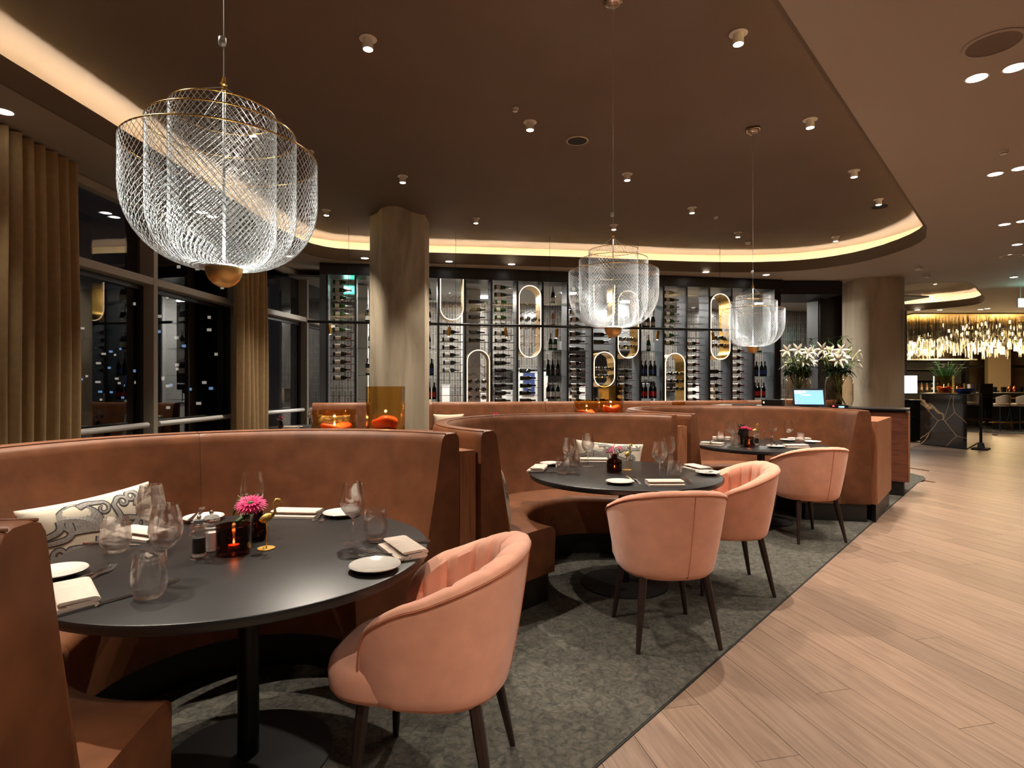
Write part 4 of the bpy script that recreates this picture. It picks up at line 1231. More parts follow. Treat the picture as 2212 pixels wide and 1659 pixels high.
# ================================================================= CUSHIONS
def cushion(loc, w_, h_, rot, label, m='cushion', th=0.075):
    def f(side):
        def fn(u, v):
            x, y = u * 2 - 1, v * 2 - 1
            pin = 1 - 0.07 * (1 - abs(y) ** 2) * abs(x) ** 3
            piny = 1 - 0.07 * (1 - abs(x) ** 2) * abs(y) ** 3
            d = ((1 - x ** 4) * (1 - y ** 4)) ** 0.5
            return (x * w_ / 2 * pin, side * (th * d + 0.004), y * h_ / 2 * piny)
        return fn
    mb = MB().grid(f(1), 21, 21).grid(f(-1), 21, 21)
    o = mb.build('cushion', m, None, smooth='all', fix=False)
    bm = bmesh.new(); bm.from_mesh(o.data)
    bmesh.ops.remove_doubles(bm, verts=bm.verts, dist=0.0005)
    be = [e for e in bm.edges if e.is_boundary]
    bmesh.ops.bridge_loops(bm, edges=be)
    bmesh.ops.recalc_face_normals(bm, faces=bm.faces)
    bm.to_mesh(o.data); bm.free()
    o.data.polygons.foreach_set('use_smooth', [True] * len(o.data.polygons))
    o.location = loc; o.rotation_euler = rot
    if m == 'cushion':
        fn = f(-1)
        def P3(x, y, e):
            p = fn((x + 1) / 2, (y + 1) / 2)
            return (p[0], p[1] - e, p[2])
        def stroke(mb, pts, ws, e):
            rings = []
            for k in range(len(pts)):
                a, b_ = Vector(pts[max(0, k - 1)]), Vector(pts[min(len(pts) - 1, k + 1)])
                d = b_ - a
                if d.length < 1e-6: d = Vector((1, 0))
                d.normalize(); n_ = Vector((-d.y, d.x * w_ / h_)) * ws[k]
                c_ = Vector(pts[k])
                L_, R_ = c_ + n_, c_ - n_
                cl = lambda v: max(-.93, min(.93, v))
                rings.append([P3(cl(L_.x), cl(L_.y), e), P3(cl(c_.x), cl(c_.y), e + .0002), P3(cl(R_.x), cl(R_.y), e)])
            mb.loft(rings, False, False)
        ln, gr = MB(), MB()
        def tent(p0, p1, bend, turns, w0, sgn):
            p0, p1 = Vector(p0), Vector(p1)
            pts, ws = [], []
            d = p1 - p0; nn = Vector((-d.y, d.x))
            for k in range(15):
                f_ = k / 14
                q = p0 + d * f_ + nn * bend * math.sin(PI * f_ * 1.3)
                pts.append((q.x, q.y)); ws.append(w0 * (1 - .45 * f_))
            hd = Vector(pts[-1]) - Vector(pts[-2]); a0 = math.atan2(hd.y, hd.x)
            cen = Vector(pts[-1]) + Vector((-math.sin(a0), math.cos(a0))) * .15 * sgn
            rad0 = .15; st = a0 - sgn * PI / 2
            for k in range(1, 22):
                f_ = k / 21; r_ = rad0 * (1 - .82 * f_); a_ = st + sgn * turns * 2 * PI * f_
                pts.append((cen.x + r_ * math.cos(a_) * .75, cen.y + r_ * math.sin(a_) * 1.1)); ws.append(w0 * (.55 - .35 * f_))
            stroke(ln, pts, [w * 1.0 + .018 for w in ws], .0010)
            stroke(gr, pts, ws, .0016)
        body = [(-.62 + .62 * k / 16, .62 - .42 * k / 16 + .12 * math.sin(PI * k / 16)) for k in range(17)]
        bw = [.03 + .22 * math.sin(PI * min(1, .1 + .9 * k / 16)) for k in range(17)]
        stroke(ln, body, [w + .018 for w in bw], .0010); stroke(gr, body, bw, .0016)
        for a_ in (((.0, .22), (.30, .62), -.3, 1.2, .05, -1), ((.05, .15), (.62, .30), .2, 1.2, .05, 1), ((-.6, .6), (-.88, .25), .2, 1.2, .05, -1), ((-.1, .1), (-.45, -.1), .3, 1.2, .055, 1), ((.55, .55), (.84, .80), .2, 1.0, .04, 1), ((-.3, .8), (.05, .84), .1, 1.0, .04, -1), ((.02, .02), (.45, .12), .3, 1.2, .05, 1), ((.05, 0), (.72, -.05), -.25, 1.3, .06, -1), ((.0, -.05), (.35, -.55), .25, 1.3, .06, 1), ((-.05, -.05), (-.2, -.62), -.35, 1.2, .06, -1),
                   ((-.12, 0), (-.62, -.35), .3, 1.3, .065, -1), ((.1, .05), (.75, .62), -.2, 1.2, .055, 1), ((-.5, .5), (-.85, .1), .3, 1.1, .05, 1), ((.5, -.4), (.86, -.72), .3, 1.0, .045, -1)): tent(*a_)
        ln.build('print_outline', 'print_line', o, fix=False); gr.build('print_fill', 'print_grey', o, fix=False)
    return tag(o, label, 'cushion')
def lean(c, a, r, z, tilt=0.2, roll=0.0):
    A = math.radians(a)
    return (c.x + r * math.cos(A), c.y + r * math.sin(A), z), A
p, A = lean(C1, 157, 0.83, 0.672)
cushion(p, 0.54, 0.40, (-0.22, -0.06, A - PI / 2), 'cream cushion printed with grey tentacles leaning in the gerbera booth')
p, A = lean(C2, 203, 0.84, 0.660)
cushion(p, 0.42, 0.40, (-0.20, 0.0, A - PI / 2), 'cream cushion with grey print leaning on the end of the spidery flower booth')
p, A = lean(C2, 78, 0.84, 0.665)
cushion(p, 0.56, 0.40, (-0.20, 0.05, A - PI / 2), 'cream cushion with grey print against the back of the spidery flower booth')
p, A = lean(C3, 205, 0.84, 0.665)
cushion(p, 0.42, 0.40, (-0.20, 0.0, A - PI / 2), 'cream cushion with grey print leaning in the rose booth')
for sx_, lb, mm in ((2.15, 'plain peach cushion on the wall banquette beside the concrete column', 'stool_fabric'), (4.35, 'white printed cushion on the wall banquette', 'cushion'), (0.35, 'grey and white printed cushion on the wall banquette by the window', 'cushion')):
    q = wp(sx_, -0.98)
    cushion((q.x, q.y, 0.665), 0.5, 0.4, (-0.2, 0, WA), lb, mm)

# ================================================================= TABLE WARE
TN = {1: 'gerbera table', 2: 'spider-flower table', 3: 'rose table', 4: 'window side table', 5: 'wall banquette table'}
ZTB = 0.7505
WG = [(0, 0), (.037, 0), (.037, .002), (.012, .006), (.0045, .014), (.0036, .06), (.0038, .092), (.007, .100), (.026, .112), (.043, .136), (.0475, .158), (.043, .195), (.035, .235), (.0338, .235), (.0415, .195), (.046, .158), (.0415, .137), (.025, .114), (.006, .104), (0, .103)]
TU = [(0, 0), (.030, 0), (.034, .003), (.044, .026), (.047, .042), (.043, .085), (.038, .115), (.0366, .115), (.0415, .085), (.0455, .042), (.042, .028), (.028, .015), (0, .013)]
wg_me = MB().lathe(WG, 32).mesh('wine_glass', 'glass', 50)
tu_me = MB().lathe(TU, 32).mesh('tumbler', 'glass', 50)
PLT = [(0, 0), (.045, 0), (.05, .003), (.078, .012), (.083, .017), (.081, .019), (.05, .008), (0, .006)]
pl_me = MB().lathe(PLT, 40).mesh('side_plate', 'porcelain', 50)
def napkin_mesh():
    pr = [(-.05, 0), (.052, 0), (.058, .006), (.056, .015), (.046, .019), (-.02, .020), (-.03, .026), (-.022, .031), (.05, .026), (.066, .016), (.068, .004), (.060, -.0)]
    low = [(-.055, 0.0), (.05, 0.0), (.056, .005), (.055, .011), (.047, .014), (-.055, .010)]
    top = [(-.015, .0115), (.045, .0146), (.057, .014), (.060, .019), (.055, .026), (.044, .029), (-.030, .028), (-.034, .024), (-.028, .0195), (.035, .0215), (.040, .0195), (-.014, .0165)]
    mb = MB()
    for pr_ in (low, top):
        mb.loft([[(y + 0.004 * math.sin(3 * x_), x_, z) for y, z in pr_] for x_ in (-.105, -.06, 0, .06, .105)])
    return mb.mesh('napkin', 'napkin', 50)
nk_me = napkin_mesh()
def fork_mesh():
    mb = MB()
    mb.loft([[(-w_, y, z), (w_, y, z), (w_, y, z + .0022), (-w_, y, z + .0022)] for y, w_, z in ((-.10, .0105, 0.0), (-.04, .007, .003), (.02, .0042, .007), (.045, .006, .004), (.055, .0115, .003), (.070, .012, .005))])
    for k in range(4):
        x = -.0098 + k * .00653
        mb.loft([[(x - .0017, y, z), (x + .0017, y, z), (x + .0017, y, z + .002), (x - .0017, y, z + .002)] for y, z in ((.069, .005), (.088, .008), (.105, .013))])
    return mb.mesh('fork', 'steel', 40)
def knife_mesh():
    mb = MB()
    mb.loft([[(-w_, y, 0), (w_, y, 0), (w_, y, h), (-w_, y, h)] for y, w_, h in ((-.115, .0095, .007), (-.04, .0075, .007), (-.005, .0065, .006))])
    mb.loft([[(-w_, y, .001), (w2, y, .001), (w2, y, .0025), (-w_, y, .0025)] for y, w_, w2 in ((-.005, .0065, .0065), (.03, .008, .010), (.09, .006, .010), (.112, -.002, .006))])
    return mb.mesh('knife', 'steel', 40)
fk_me, kn_me = fork_mesh(), knife_mesh()
def wglass(tn, px, py, s, lb):
    p = at(px, py, ZTB)
    return tag(inst('wine_glass', wg_me, None, p, (0, 0, 0), s), 'empty wine glass ' + lb + ' on the ' + TN[tn], 'wine glass', 'wine glasses on the dining tables')
def tumbler(tn, px, py, lb, s=1.0):
    p = at(px, py, ZTB)
    return tag(inst('water_tumbler', tu_me, None, p, (0, 0, 0), s), 'empty stemless water glass ' + lb + ' on the ' + TN[tn], 'tumbler', 'water glasses on the dining tables')
def plate(tn, px, py, lb):
    p = at(px, py, ZTB)
    return tag(inst('side_plate', pl_me, None, p), 'small white side plate ' + lb + ' on the ' + TN[tn], 'plate', 'side plates on the dining tables')
def napkin(tn, px, py, rz, lb):
    p = at(px, py, ZTB)
    return tag(inst('napkin', nk_me, None, p, (0, 0, rz)), 'folded beige linen napkin ' + lb + ' on the ' + TN[tn], 'napkin', 'napkins on the dining tables')
def cutlery(tn, kind, a, b_, lb, dz=0.0):
    p, q = at(a[0], a[1], ZTB), at(b_[0], b_[1], ZTB)
    d = q - p; c_ = (p + q) / 2
    o = inst(kind, fk_me if kind == 'fork' else kn_me, None, (c_.x, c_.y, ZTB + dz), (0, 0, math.atan2(d.y, d.x) - PI / 2))
    return tag(o, 'steel table ' + kind + ' ' + lb + ' on the ' + TN[tn], kind, kind + 's on the dining tables')

def flamingo(p, rz, lb, group='gold flamingo figurines'):
    t = thing('flamingo_figurine', lb, 'figurine', p, rz, group)
    MB().lathe([(0, 0), (.030, 0), (.031, .002), (.030, .004), (0, .004)], 28).build('base', 'gold_matt', t, smooth=40)
    for sx in (-1, 1):
        MB().tube([(.010 * sx, 0.002, .004), (.011 * sx, 0.001, .045), (.009 * sx, .004, .06), (.007 * sx, 0.0, .098)], .0017, 8).tube([(.010 * sx, -.012, .0055), (.010 * sx, .004, .0055)], .0017, 6).build('leg', 'gold_matt', t, smooth='all')
    rings = []
    for f, r in ((-1, .001), (-.85, .007), (-.5, .014), (0, .0175), (.5, .014), (.85, .007), (1, .002)):
        rings.append([(r * 0.85 * math.cos(2 * PI * k / 16), f * .024, .112 + r * math.sin(2 * PI * k / 16) + 0.006 * f) for k in range(16)])
    MB().loft(rings).build('body', 'gold_matt', t, smooth='all')
    nk_ = MB().tube([(0, .019, .118), (0, .030, .132), (0, .028, .150), (0, .027, .166), (0, .034, .177), (0, .044, .174), (0, .047, .166)], [.008, .0055, .0045, .0045, .0055, .0062, .0045], 10).build('neck', 'gold_matt', t, smooth='all')
    MB().tube([(0, .0465, .169), (0, .051, .160), (0, .048, .152)], [.0042, .003, .001], 8).build('beak', 'brass_dark', nk_, smooth='all')
    return t
def mill(p, fillm, lb):
    t = thing('spice_mill', lb, 'spice mill', p, 0, 'clear spice mills')
    mb_ = MB().lathe([(0, 0), (.029, 0), (.030, .004), (.027, .008), (.022, .012), (.022, .078), (.029, .082), (.029, .088), (.019, .091), (.017, .097), (.027, .107), (.028, .117), (.023, .127), (.010, .132), (0, .133)], 28)
    mb_ = mb_.build('clear_body', 'glass', t, smooth=50)
    MB().lathe([(0, .018), (.0195, .018), (.0195, .07), (0, .072)], 20).build('spice_fill', fillm, t, smooth=40)
    MB().lathe([(0, .004), (.018, .004), (.017, .017), (0, .017)], 20).build('grinder', 'white_trim', t, smooth=40)
    MB().lathe([(0, .131), (.004, .133), (.0075, .138), (.0075, .142), (.004, .147), (0, .148)], 14).build('knob', 'steel', mb_, smooth='all')
    return t
def tealight(p, r, h, lb):
    t = thing('tealight_holder', lb, 'candle holder', p, 0, 'dark glass tealight holders')
    MB().lathe([(0, 0), (r * .97, 0), (r, .004), (r, h), (r * .93, h), (r * .92, .014), (0, .014)], 36).build('glass_cup', 'glass_smoke', t, smooth=40)
    tl_ = MB().lathe([(0, .015), (.019, .015), (.019, .030), (0, .031)], 18).build('tealight', 'wax', t, smooth=40)
    MB().lathe([(0, .031), (.0035, .036), (.004, .041), (0, .054)], 8).build('flame', 'flame', tl_, smooth='all')
    point('tealight_glow', (0, 0, .058), 0.12, (1.0, 0.42, 0.14), 0.006, t)
    return t
def blade(mb, base, d, L, w_, up=(0, 0, 1), curl=0.3, n=6):
    base, d, up = Vector(base), Vector(d).normalized(), Vector(up)
    sd = d.cross(up)
    if sd.length < 1e-4: sd = d.cross(Vector((1, 0, 0.2)))
    sd.normalize(); nn = sd.cross(d).normalized()
    L_, R_ = [], []
    for k in range(n + 1):
        f = k / n
        c_ = base + d * (L * f) - nn * (curl * L * f * f)
        ww = w_ * math.sin(PI * min(1, 0.08 + 0.92 * f)) ** 0.7
        L_.append(tuple(c_ - sd * ww / 2 + nn * ww * .12)); R_.append(tuple(c_ + sd * ww / 2 + nn * ww * .12))
    C_ = [tuple(base + d * (L * k / n) - nn * (curl * L * (k / n) ** 2)) for k in range(n + 1)]
    th = 0.0006
    top = [(a, c_, b_) for a, c_, b_ in zip(L_, C_, R_)]
    rings = [[a, c_, b_, tuple(Vector(c_) - nn * th)] for a, c_, b_ in top]
    mb.loft(rings)
    return mb

# ---------------- table 1
plate(1, 810, 1228, 'nearest the pulled up chair')
napkin(1, 868, 1190, 0.55, 'beside the plate at the pulled up chair')
cutlery(1, 'fork', (893, 1214), (738, 1200), 'outermost at the pulled up chair', .004)
cutlery(1, 'fork', (900, 1207), (770, 1194), 'inner one at the pulled up chair', .004)
cutlery(1, 'knife', (935, 1170), (790, 1172), 'behind the napkin at the pulled up chair')
wglass(1, 762, 1173, 0.98, 'beside the stemless glass near the pulled up chair')
tumbler(1, 811, 1163, 'near the pulled up chair')
plate(1, 738, 1112, 'at the back seat near the booth end')
cutlery(1, 'fork', (690, 1128), (722, 1102), 'outer one at the back seat')
cutlery(1, 'fork', (676, 1126), (706, 1101), 'inner one at the back seat')
napkin(1, 640, 1113, 1.5, 'at the back seat beside the gold flamingo')
cutlery(1, 'knife', (600, 1112), (622, 1090), 'beside the back seat napkin')
wglass(1, 545, 1143, 1.0, 'behind the gerbera')
plate(1, 440, 1122, 'behind the spice mills')
cutlery(1, 'fork', (408, 1135), (440, 1108), 'beside the plate behind the spice mills', .02)
wglass(1, 326, 1186, 1.0, 'in front of the tentacle cushion')
tumbler(1, 250, 1190, 'in front of the tentacle cushion', 1.05)
napkin(1, 305, 1158, 1.2, 'in front of the tentacle cushion')
cutlery(1, 'knife', (190, 1173), (300, 1176), 'in front of the tentacle cushion')
wglass(1, 358, 1256, 1.0, 'beside the stemless glass by the leather booth end')
tumbler(1, 322, 1288, 'by the leather booth end', 1.02)
plate(1, 122, 1242, 'by the leather booth end')
cutlery(1, 'fork', (110, 1272), (222, 1234), 'outer one by the leather booth end')
cutlery(1, 'fork', (128, 1283), (256, 1222), 'inner one by the leather booth end')
napkin(1, 150, 1295, 0.75, 'by the leather booth end')
cutlery(1, 'knife', (132, 1328), (290, 1283), 'by the leather booth end')
mill(at(430, 1203, ZTB), 'pepper', 'clear pepper mill with black peppercorns on the gerbera table')
mill(at(457, 1190, ZTB), 'salt', 'clear salt mill with white salt on the gerbera table')
tealight(at(505, 1193, ZTB), .058, .10, 'dark smoked glass tealight holder in front of the gerbera')
flamingo(at(575, 1184, ZTB), -1.2, 'gold flamingo figurine on a round base beside the gerbera')
p = at(558, 1162, ZTB)
t = thing('flower_vase', 'small smoky glass vase holding a pink gerbera and olive leaves', 'vase', p)
MB().lathe([(0, 0), (.028, 0), (.036, .02), (.036, .045), (.018, .085), (.017, .10), (.020, .105), (.018, .105), (.0155, .10), (.034, .045), (.034, .02), (.026, .004), (0, .004)], 24).build('glass_body', 'glass_smoke', t, smooth=50)
MB().tube([(0, 0, .01), (-.004, -.004, .09), (-.014, -.02, .135)], .003, 6).build('stem', 'stem', t)
fl_ = MB(); rg = random.Random(2)
ctr = Vector((-.018, -.026, .142)); axis = Vector((.10, -.35, .9)).normalized()
e1 = axis.cross(Vector((1, 0, 0))).normalized(); e2 = axis.cross(e1)
for ring_, (L, n_, tl) in enumerate(((.056, 26, -.10), (.052, 24, .14), (.036, 20, .40))):
    for k in range(n_):
        a = 2 * PI * (k + 0.5 * ring_) / n_ + rg.uniform(-.05, .05)
        d = e1 * math.cos(a) + e2 * math.sin(a) + axis * tl
        blade(fl_, ctr + d * .006, d, L * rg.uniform(.92, 1.05), .0115, axis, .12, 4)
fl_.build('gerbera_petals', 'petal_pink', t, smooth='all')
MB().lathe([(0, -.004), (.010, 0), (.009, .006), (0, .009)], 14).build('gerbera_eye', 'leaf', t, smooth='all').matrix_local = Matrix.Translation(ctr) @ axis.to_track_quat('Z', 'Y').to_matrix().to_4x4()
lf = MB()
for b0, d, L in (((-.05, .01, .13), (-.3, -.2, -.9), .075), ((-.065, 0, .155), (-.25, .1, -1), .07), ((-.04, .0, .12), (.1, -.3, -1), .06)): blade(lf, b0, d, L, .018, (0, -1, 0.2), .15)
lf.build('olive_leaves', 'leaf_pale', t, smooth='all')
lf = MB()
for b0, d, L in (((-.075, .01, .16), (-.4, -.1, -.9), .085), ((-.03, -.02, .10), (-.6, -.5, -.4), .07), ((-.02, -.02, .10), (-.2, -.8, -.3), .06), ((-.02, 0, .10), (-.9, 0, -.1), .06)): blade(lf, b0, d, L, .016, (0, -1, 0.3), .2)
lf.build('green_leaves', 'leaf', t, smooth='all')
MB().tube([(0, 0, .05), (-.03, .0, .13), (-.085, .01, .165)], .0016, 5).build('twig', 'twig', t)

# ---------------- table 2
plate(2, 1338, 1043, 'at the tagged chair')
cutlery(2, 'fork', (1372, 1048), (1350, 1029), 'outer one at the tagged chair', .012)
cutlery(2, 'fork', (1388, 1048), (1366, 1031), 'inner one at the tagged chair')
napkin(2, 1436, 1046, 1.6, 'at the tagged chair')
cutlery(2, 'knife', (1492, 1046), (1478, 1028), 'at the tagged chair')
wglass(2, 1425, 1033, 1.0, 'in front beside the tagged chair')
wglass(2, 1444, 1013, 1.0, 'behind another beside the tagged chair')
tumbler(2, 1457, 1034, 'beside the napkin of the tagged chair')
tumbler(2, 1441, 1012 + 2, 'behind the two wine glasses')
napkin(2, 1505, 1013, 0.3, 'at the side chair')
plate(2, 1530, 1023, 'at the side chair')
cutlery(2, 'fork', (1545, 1020), (1488, 1024), 'at the side chair', .012)
cutlery(2, 'knife', (1512, 1002), (1470, 1010), 'at the side chair')
napkin(2, 1160, 1014, -0.2, 'near the divider')
plate(2, 1190, 1003, 'near the divider')
cutlery(2, 'knife', (1150, 1020), (1205, 1019), 'near the divider')
cutlery(2, 'fork', (1180, 1010), (1206, 1005), 'near the divider', .015)
tumbler(2, 1215, 1021, 'near the divider')
wglass(2, 1230, 1019, 1.0, 'near the divider')
wglass(2, 1270, 1005, 1.0, 'beside the back seat napkin')
tumbler(2, 1240, 1004, 'beside the back seat wine glass')
napkin(2, 1282, 996, 1.5, 'in front of the cushion')
cutlery(2, 'fork', (1262, 1000), (1246, 992), 'at the back seat')
p = at(1327, 1018, ZTB)
t = thing('flower_vase', 'dark bottle vase with spidery bright pink flowers and a glowing light patch', 'vase', p)
MB().lathe([(0, 0), (.048, 0), (.052, .006), (.052, .07), (.046, .084), (.022, .095), (.019, .118), (.022, .122), (.018, .122), (.016, .096), (.042, .082), (.048, .07), (.048, .01), (0, .010)], 32).build('glass_body', 'glass_smoke', t, smooth=50)
MB().lathe([(0, .012), (.018, .012), (.018, .026), (0, .027)], 16).build('tealight', 'wax', t)
MB().lathe([(0, .028), (.004, .034), (.004, .04), (0, .052)], 8).build('flame', 'flame', t, smooth='all')
fl_ = MB()
for (cx_, cy_, cz_, n_, L) in ((-.01, -.005, .165, 9, .06), (.04, .01, .15, 6, .05), (-.035, -.01, .14, 6, .05)):
    for k in range(n_):
        a = 2 * PI * k / n_ + cx_ * 30
        blade(fl_, (cx_, cy_, cz_), (math.cos(a), math.sin(a), rg.uniform(-.3, 1.0)), L * rg.uniform(.8, 1.15), .009, (0, 0, 1), .35, 6)
fl_.build('pink_petals', 'petal_pink', t, smooth='all')
lf = MB()
for b0, d, L in (((-.02, 0, .13), (-.9, 0, .45), .10), ((-.02, 0, .13), (-.95, -.1, .15), .085), ((.01, 0, .12), (.5, -.3, .3), .05)): blade(lf, b0, d, L, .015, (0, 0, 1), .2)
lf.build('leaves', 'leaf', t, smooth='all')
MB().tube([(0, 0, .02), (-.01, -.003, .15)], .003, 6).tube([(0, 0, .05), (.04, .01, .15)], .0025, 6).tube([(0, 0, .05), (-.035, -.01, .14)], .0025, 6).build('stem', 'stem', t)
flamingo(at(1355, 1014, ZTB), -0.9, 'gold flamingo figurine beside the dark bottle vase')

# ---------------- table 3
napkin(3, 1538, 960, 0.9, 'next to the booth arm')
cutlery(3, 'fork', (1528, 966), (1546, 953), 'on the napkin next to the booth arm', .03)
tumbler(3, 1557, 953, 'by the cushion')
napkin(3, 1562, 948, 1.3, 'behind the cushion-side stemless glass')
wglass(3, 1577, 954, 1.0, 'taller looking one beside the dark rose vase')
wglass(3, 1585, 962, 1.0, 'in front beside the dark rose vase')
tumbler(3, 1588, 964, 'beside the dark rose vase', 1.0)
tumbler(3, 1659, 952, 'beside the wine glass at the back seat')
wglass(3, 1669, 953, 1.0, 'at the back seat')
wglass(3, 1703, 955, 1.0, 'at the seat near the end panel')
plate(3, 1703, 951, 'behind the wine glass near the end panel')
tumbler(3, 1728, 956, 'near the end panel')
napkin(3, 1727, 950, 1.45, 'behind the stemless glass')
plate(3, 1755, 955, 'at the table edge near the end panel')
plate(3, 1675, 965, 'at the chair')
cutlery(3, 'fork', (1668, 966), (1662, 961), 'outer one on the plate at the chair', .02)
cutlery(3, 'fork', (1679, 966), (1672, 961), 'inner one on the plate at the chair', .02)
napkin(3, 1719, 965, 1.6, 'at the chair')
cutlery(3, 'knife', (1700, 968), (1690, 962), 'beside the napkin at the chair')
p = at(1605, 958, ZTB)
t = thing('flower_vase', 'tall black vase with pink roses and green leaves', 'vase', p)
MB().lathe([(0, 0), (.05, 0), (.052, .005), (.052, .15), (.047, .15), (.046, .01), (0, .01)], 28).build('vase_body', 'black_metal', t, smooth=40)
fl_ = MB()
for cx_, cy_, cz_, s_ in ((0, -.01, .155, .040), (.06, -.02, .145, .032), (.035, .02, .16, .03)):
    for k in range(16):
        a = k * 2.4; rr = s_ * (0.2 + 0.8 * k / 16)
        d = Vector((math.cos(a), math.sin(a), 1.6 - 1.5 * k / 16))
        blade(fl_, (cx_ + rr * .3 * math.cos(a), cy_ + rr * .3 * math.sin(a), cz_ - .01), d, s_ * .95, s_ * .8, (0, 0, 1), -.35, 4)
fl_.build('rose_petals', 'petal_rose', t, smooth='all')
lf = MB()
for k in range(8):
    a = k * 0.8; blade(lf, (0, .01, .15), (math.cos(a), math.sin(a) * .6, .9 + .3 * (k % 3)), .055, .026, (0, -1, .3), .3)
lf.build('leaves', 'leaf_dark', t, smooth='all')
tealight(at(1618, 964, ZTB), .052, .095, 'dark smoked glass tealight holder in front of the pink roses')
mill(at(1634, 960, ZTB), 'pepper', 'clear pepper mill beside the pink roses')
flamingo(at(1630, 951, ZTB), -1.2, 'gold flamingo figurine behind the pepper mill on the rose table')

# ---------------- small far tables
def posy(p, m, lb, wm='petal_white'):
    t = thing('flower_vase', lb, 'vase', p)
    MB().lathe([(0, 0), (.03, 0), (.034, .05), (.02, .09), (.022, .10), (.018, .10), (.016, .09), (0, .01)], 16).build('vase_body', 'glass_smoke', t, smooth=40)
    a_ = MB(); b_ = MB()
    for k in range(30):
        th_, ph_ = k * 2.4, rg.uniform(.2, 1.5)
        d = Vector((math.cos(th_) * math.cos(ph_), math.sin(th_) * math.cos(ph_), math.sin(ph_)))
        blade(a_ if k % 3 or wm is None else b_, Vector((0, 0, .11)) + d * .02, d, .05, .028, (0, 0, 1), .3, 3)
    a_.build('petals', m, t, smooth='all')
    if wm: b_.build('pale_petals', wm, t, smooth='all')
posy((-3.12, 7.72, ZTB), 'petal_red', 'posy of dark red and white flowers on the window side table')
posy((-0.24, 8.62, ZTB + .0), 'petal_pink', 'posy of bright pink flowers on the wall banquette table', None)
for k, (x, y) in enumerate(((-0.03, 8.78), (0.23, 8.70))): tag(inst('water_tumbler', tu_me, None, (x, y, ZTB), (0, 0, 0), 1.3), 'stemless glass on the small wall banquette table, ' + ('behind' if k == 0 else 'beside') + ' the pink posy', 'tumbler', 'glasses on the small tables')
for k, (x, y) in enumerate(((-2.85, 8.1), (-2.78, 8.22))): tag(inst('wine_glass', wg_me, None, (x, y, ZTB)), 'wine glass on the window side table, ' + ('nearer to' if k == 0 else 'farther from') + ' the posy', 'wine glass', 'glasses on the small tables')
tag(inst('side_plate', pl_me, None, (-2.95, 7.85, ZTB)), 'white side plate on the window side table', 'plate')
tag(inst('napkin', nk_me, None, (-3.0, 7.75, ZTB), (0, 0, 1.5)), 'folded pale napkin on the window side table', 'napkin')

# ---------------- candle vases on the dividers
zd = 0.983 + 0.0067
amber_vase((-0.80, 3.62, zd), .122, .345, 'tall amber glass candle vase on the divider by the concrete column', lit=2)
amber_vase((-1.18, 3.80, zd), .145, .19, 'low amber glass candle bowl on the divider by the concrete column', lit=1.5)
amber_vase((0.97, 5.62, zd), .125, .345, 'tall amber glass candle vase on the divider by the rose booth', lit=2)
amber_vase((0.715, 5.48, zd), .125, .21, 'low amber glass candle bowl on the divider by the rose booth', lit=1.5)

amber_vase((2.60, 8.93, ZTB), .10, .32, 'amber glass candle vase on the small table near the host counter', lit=1.5)

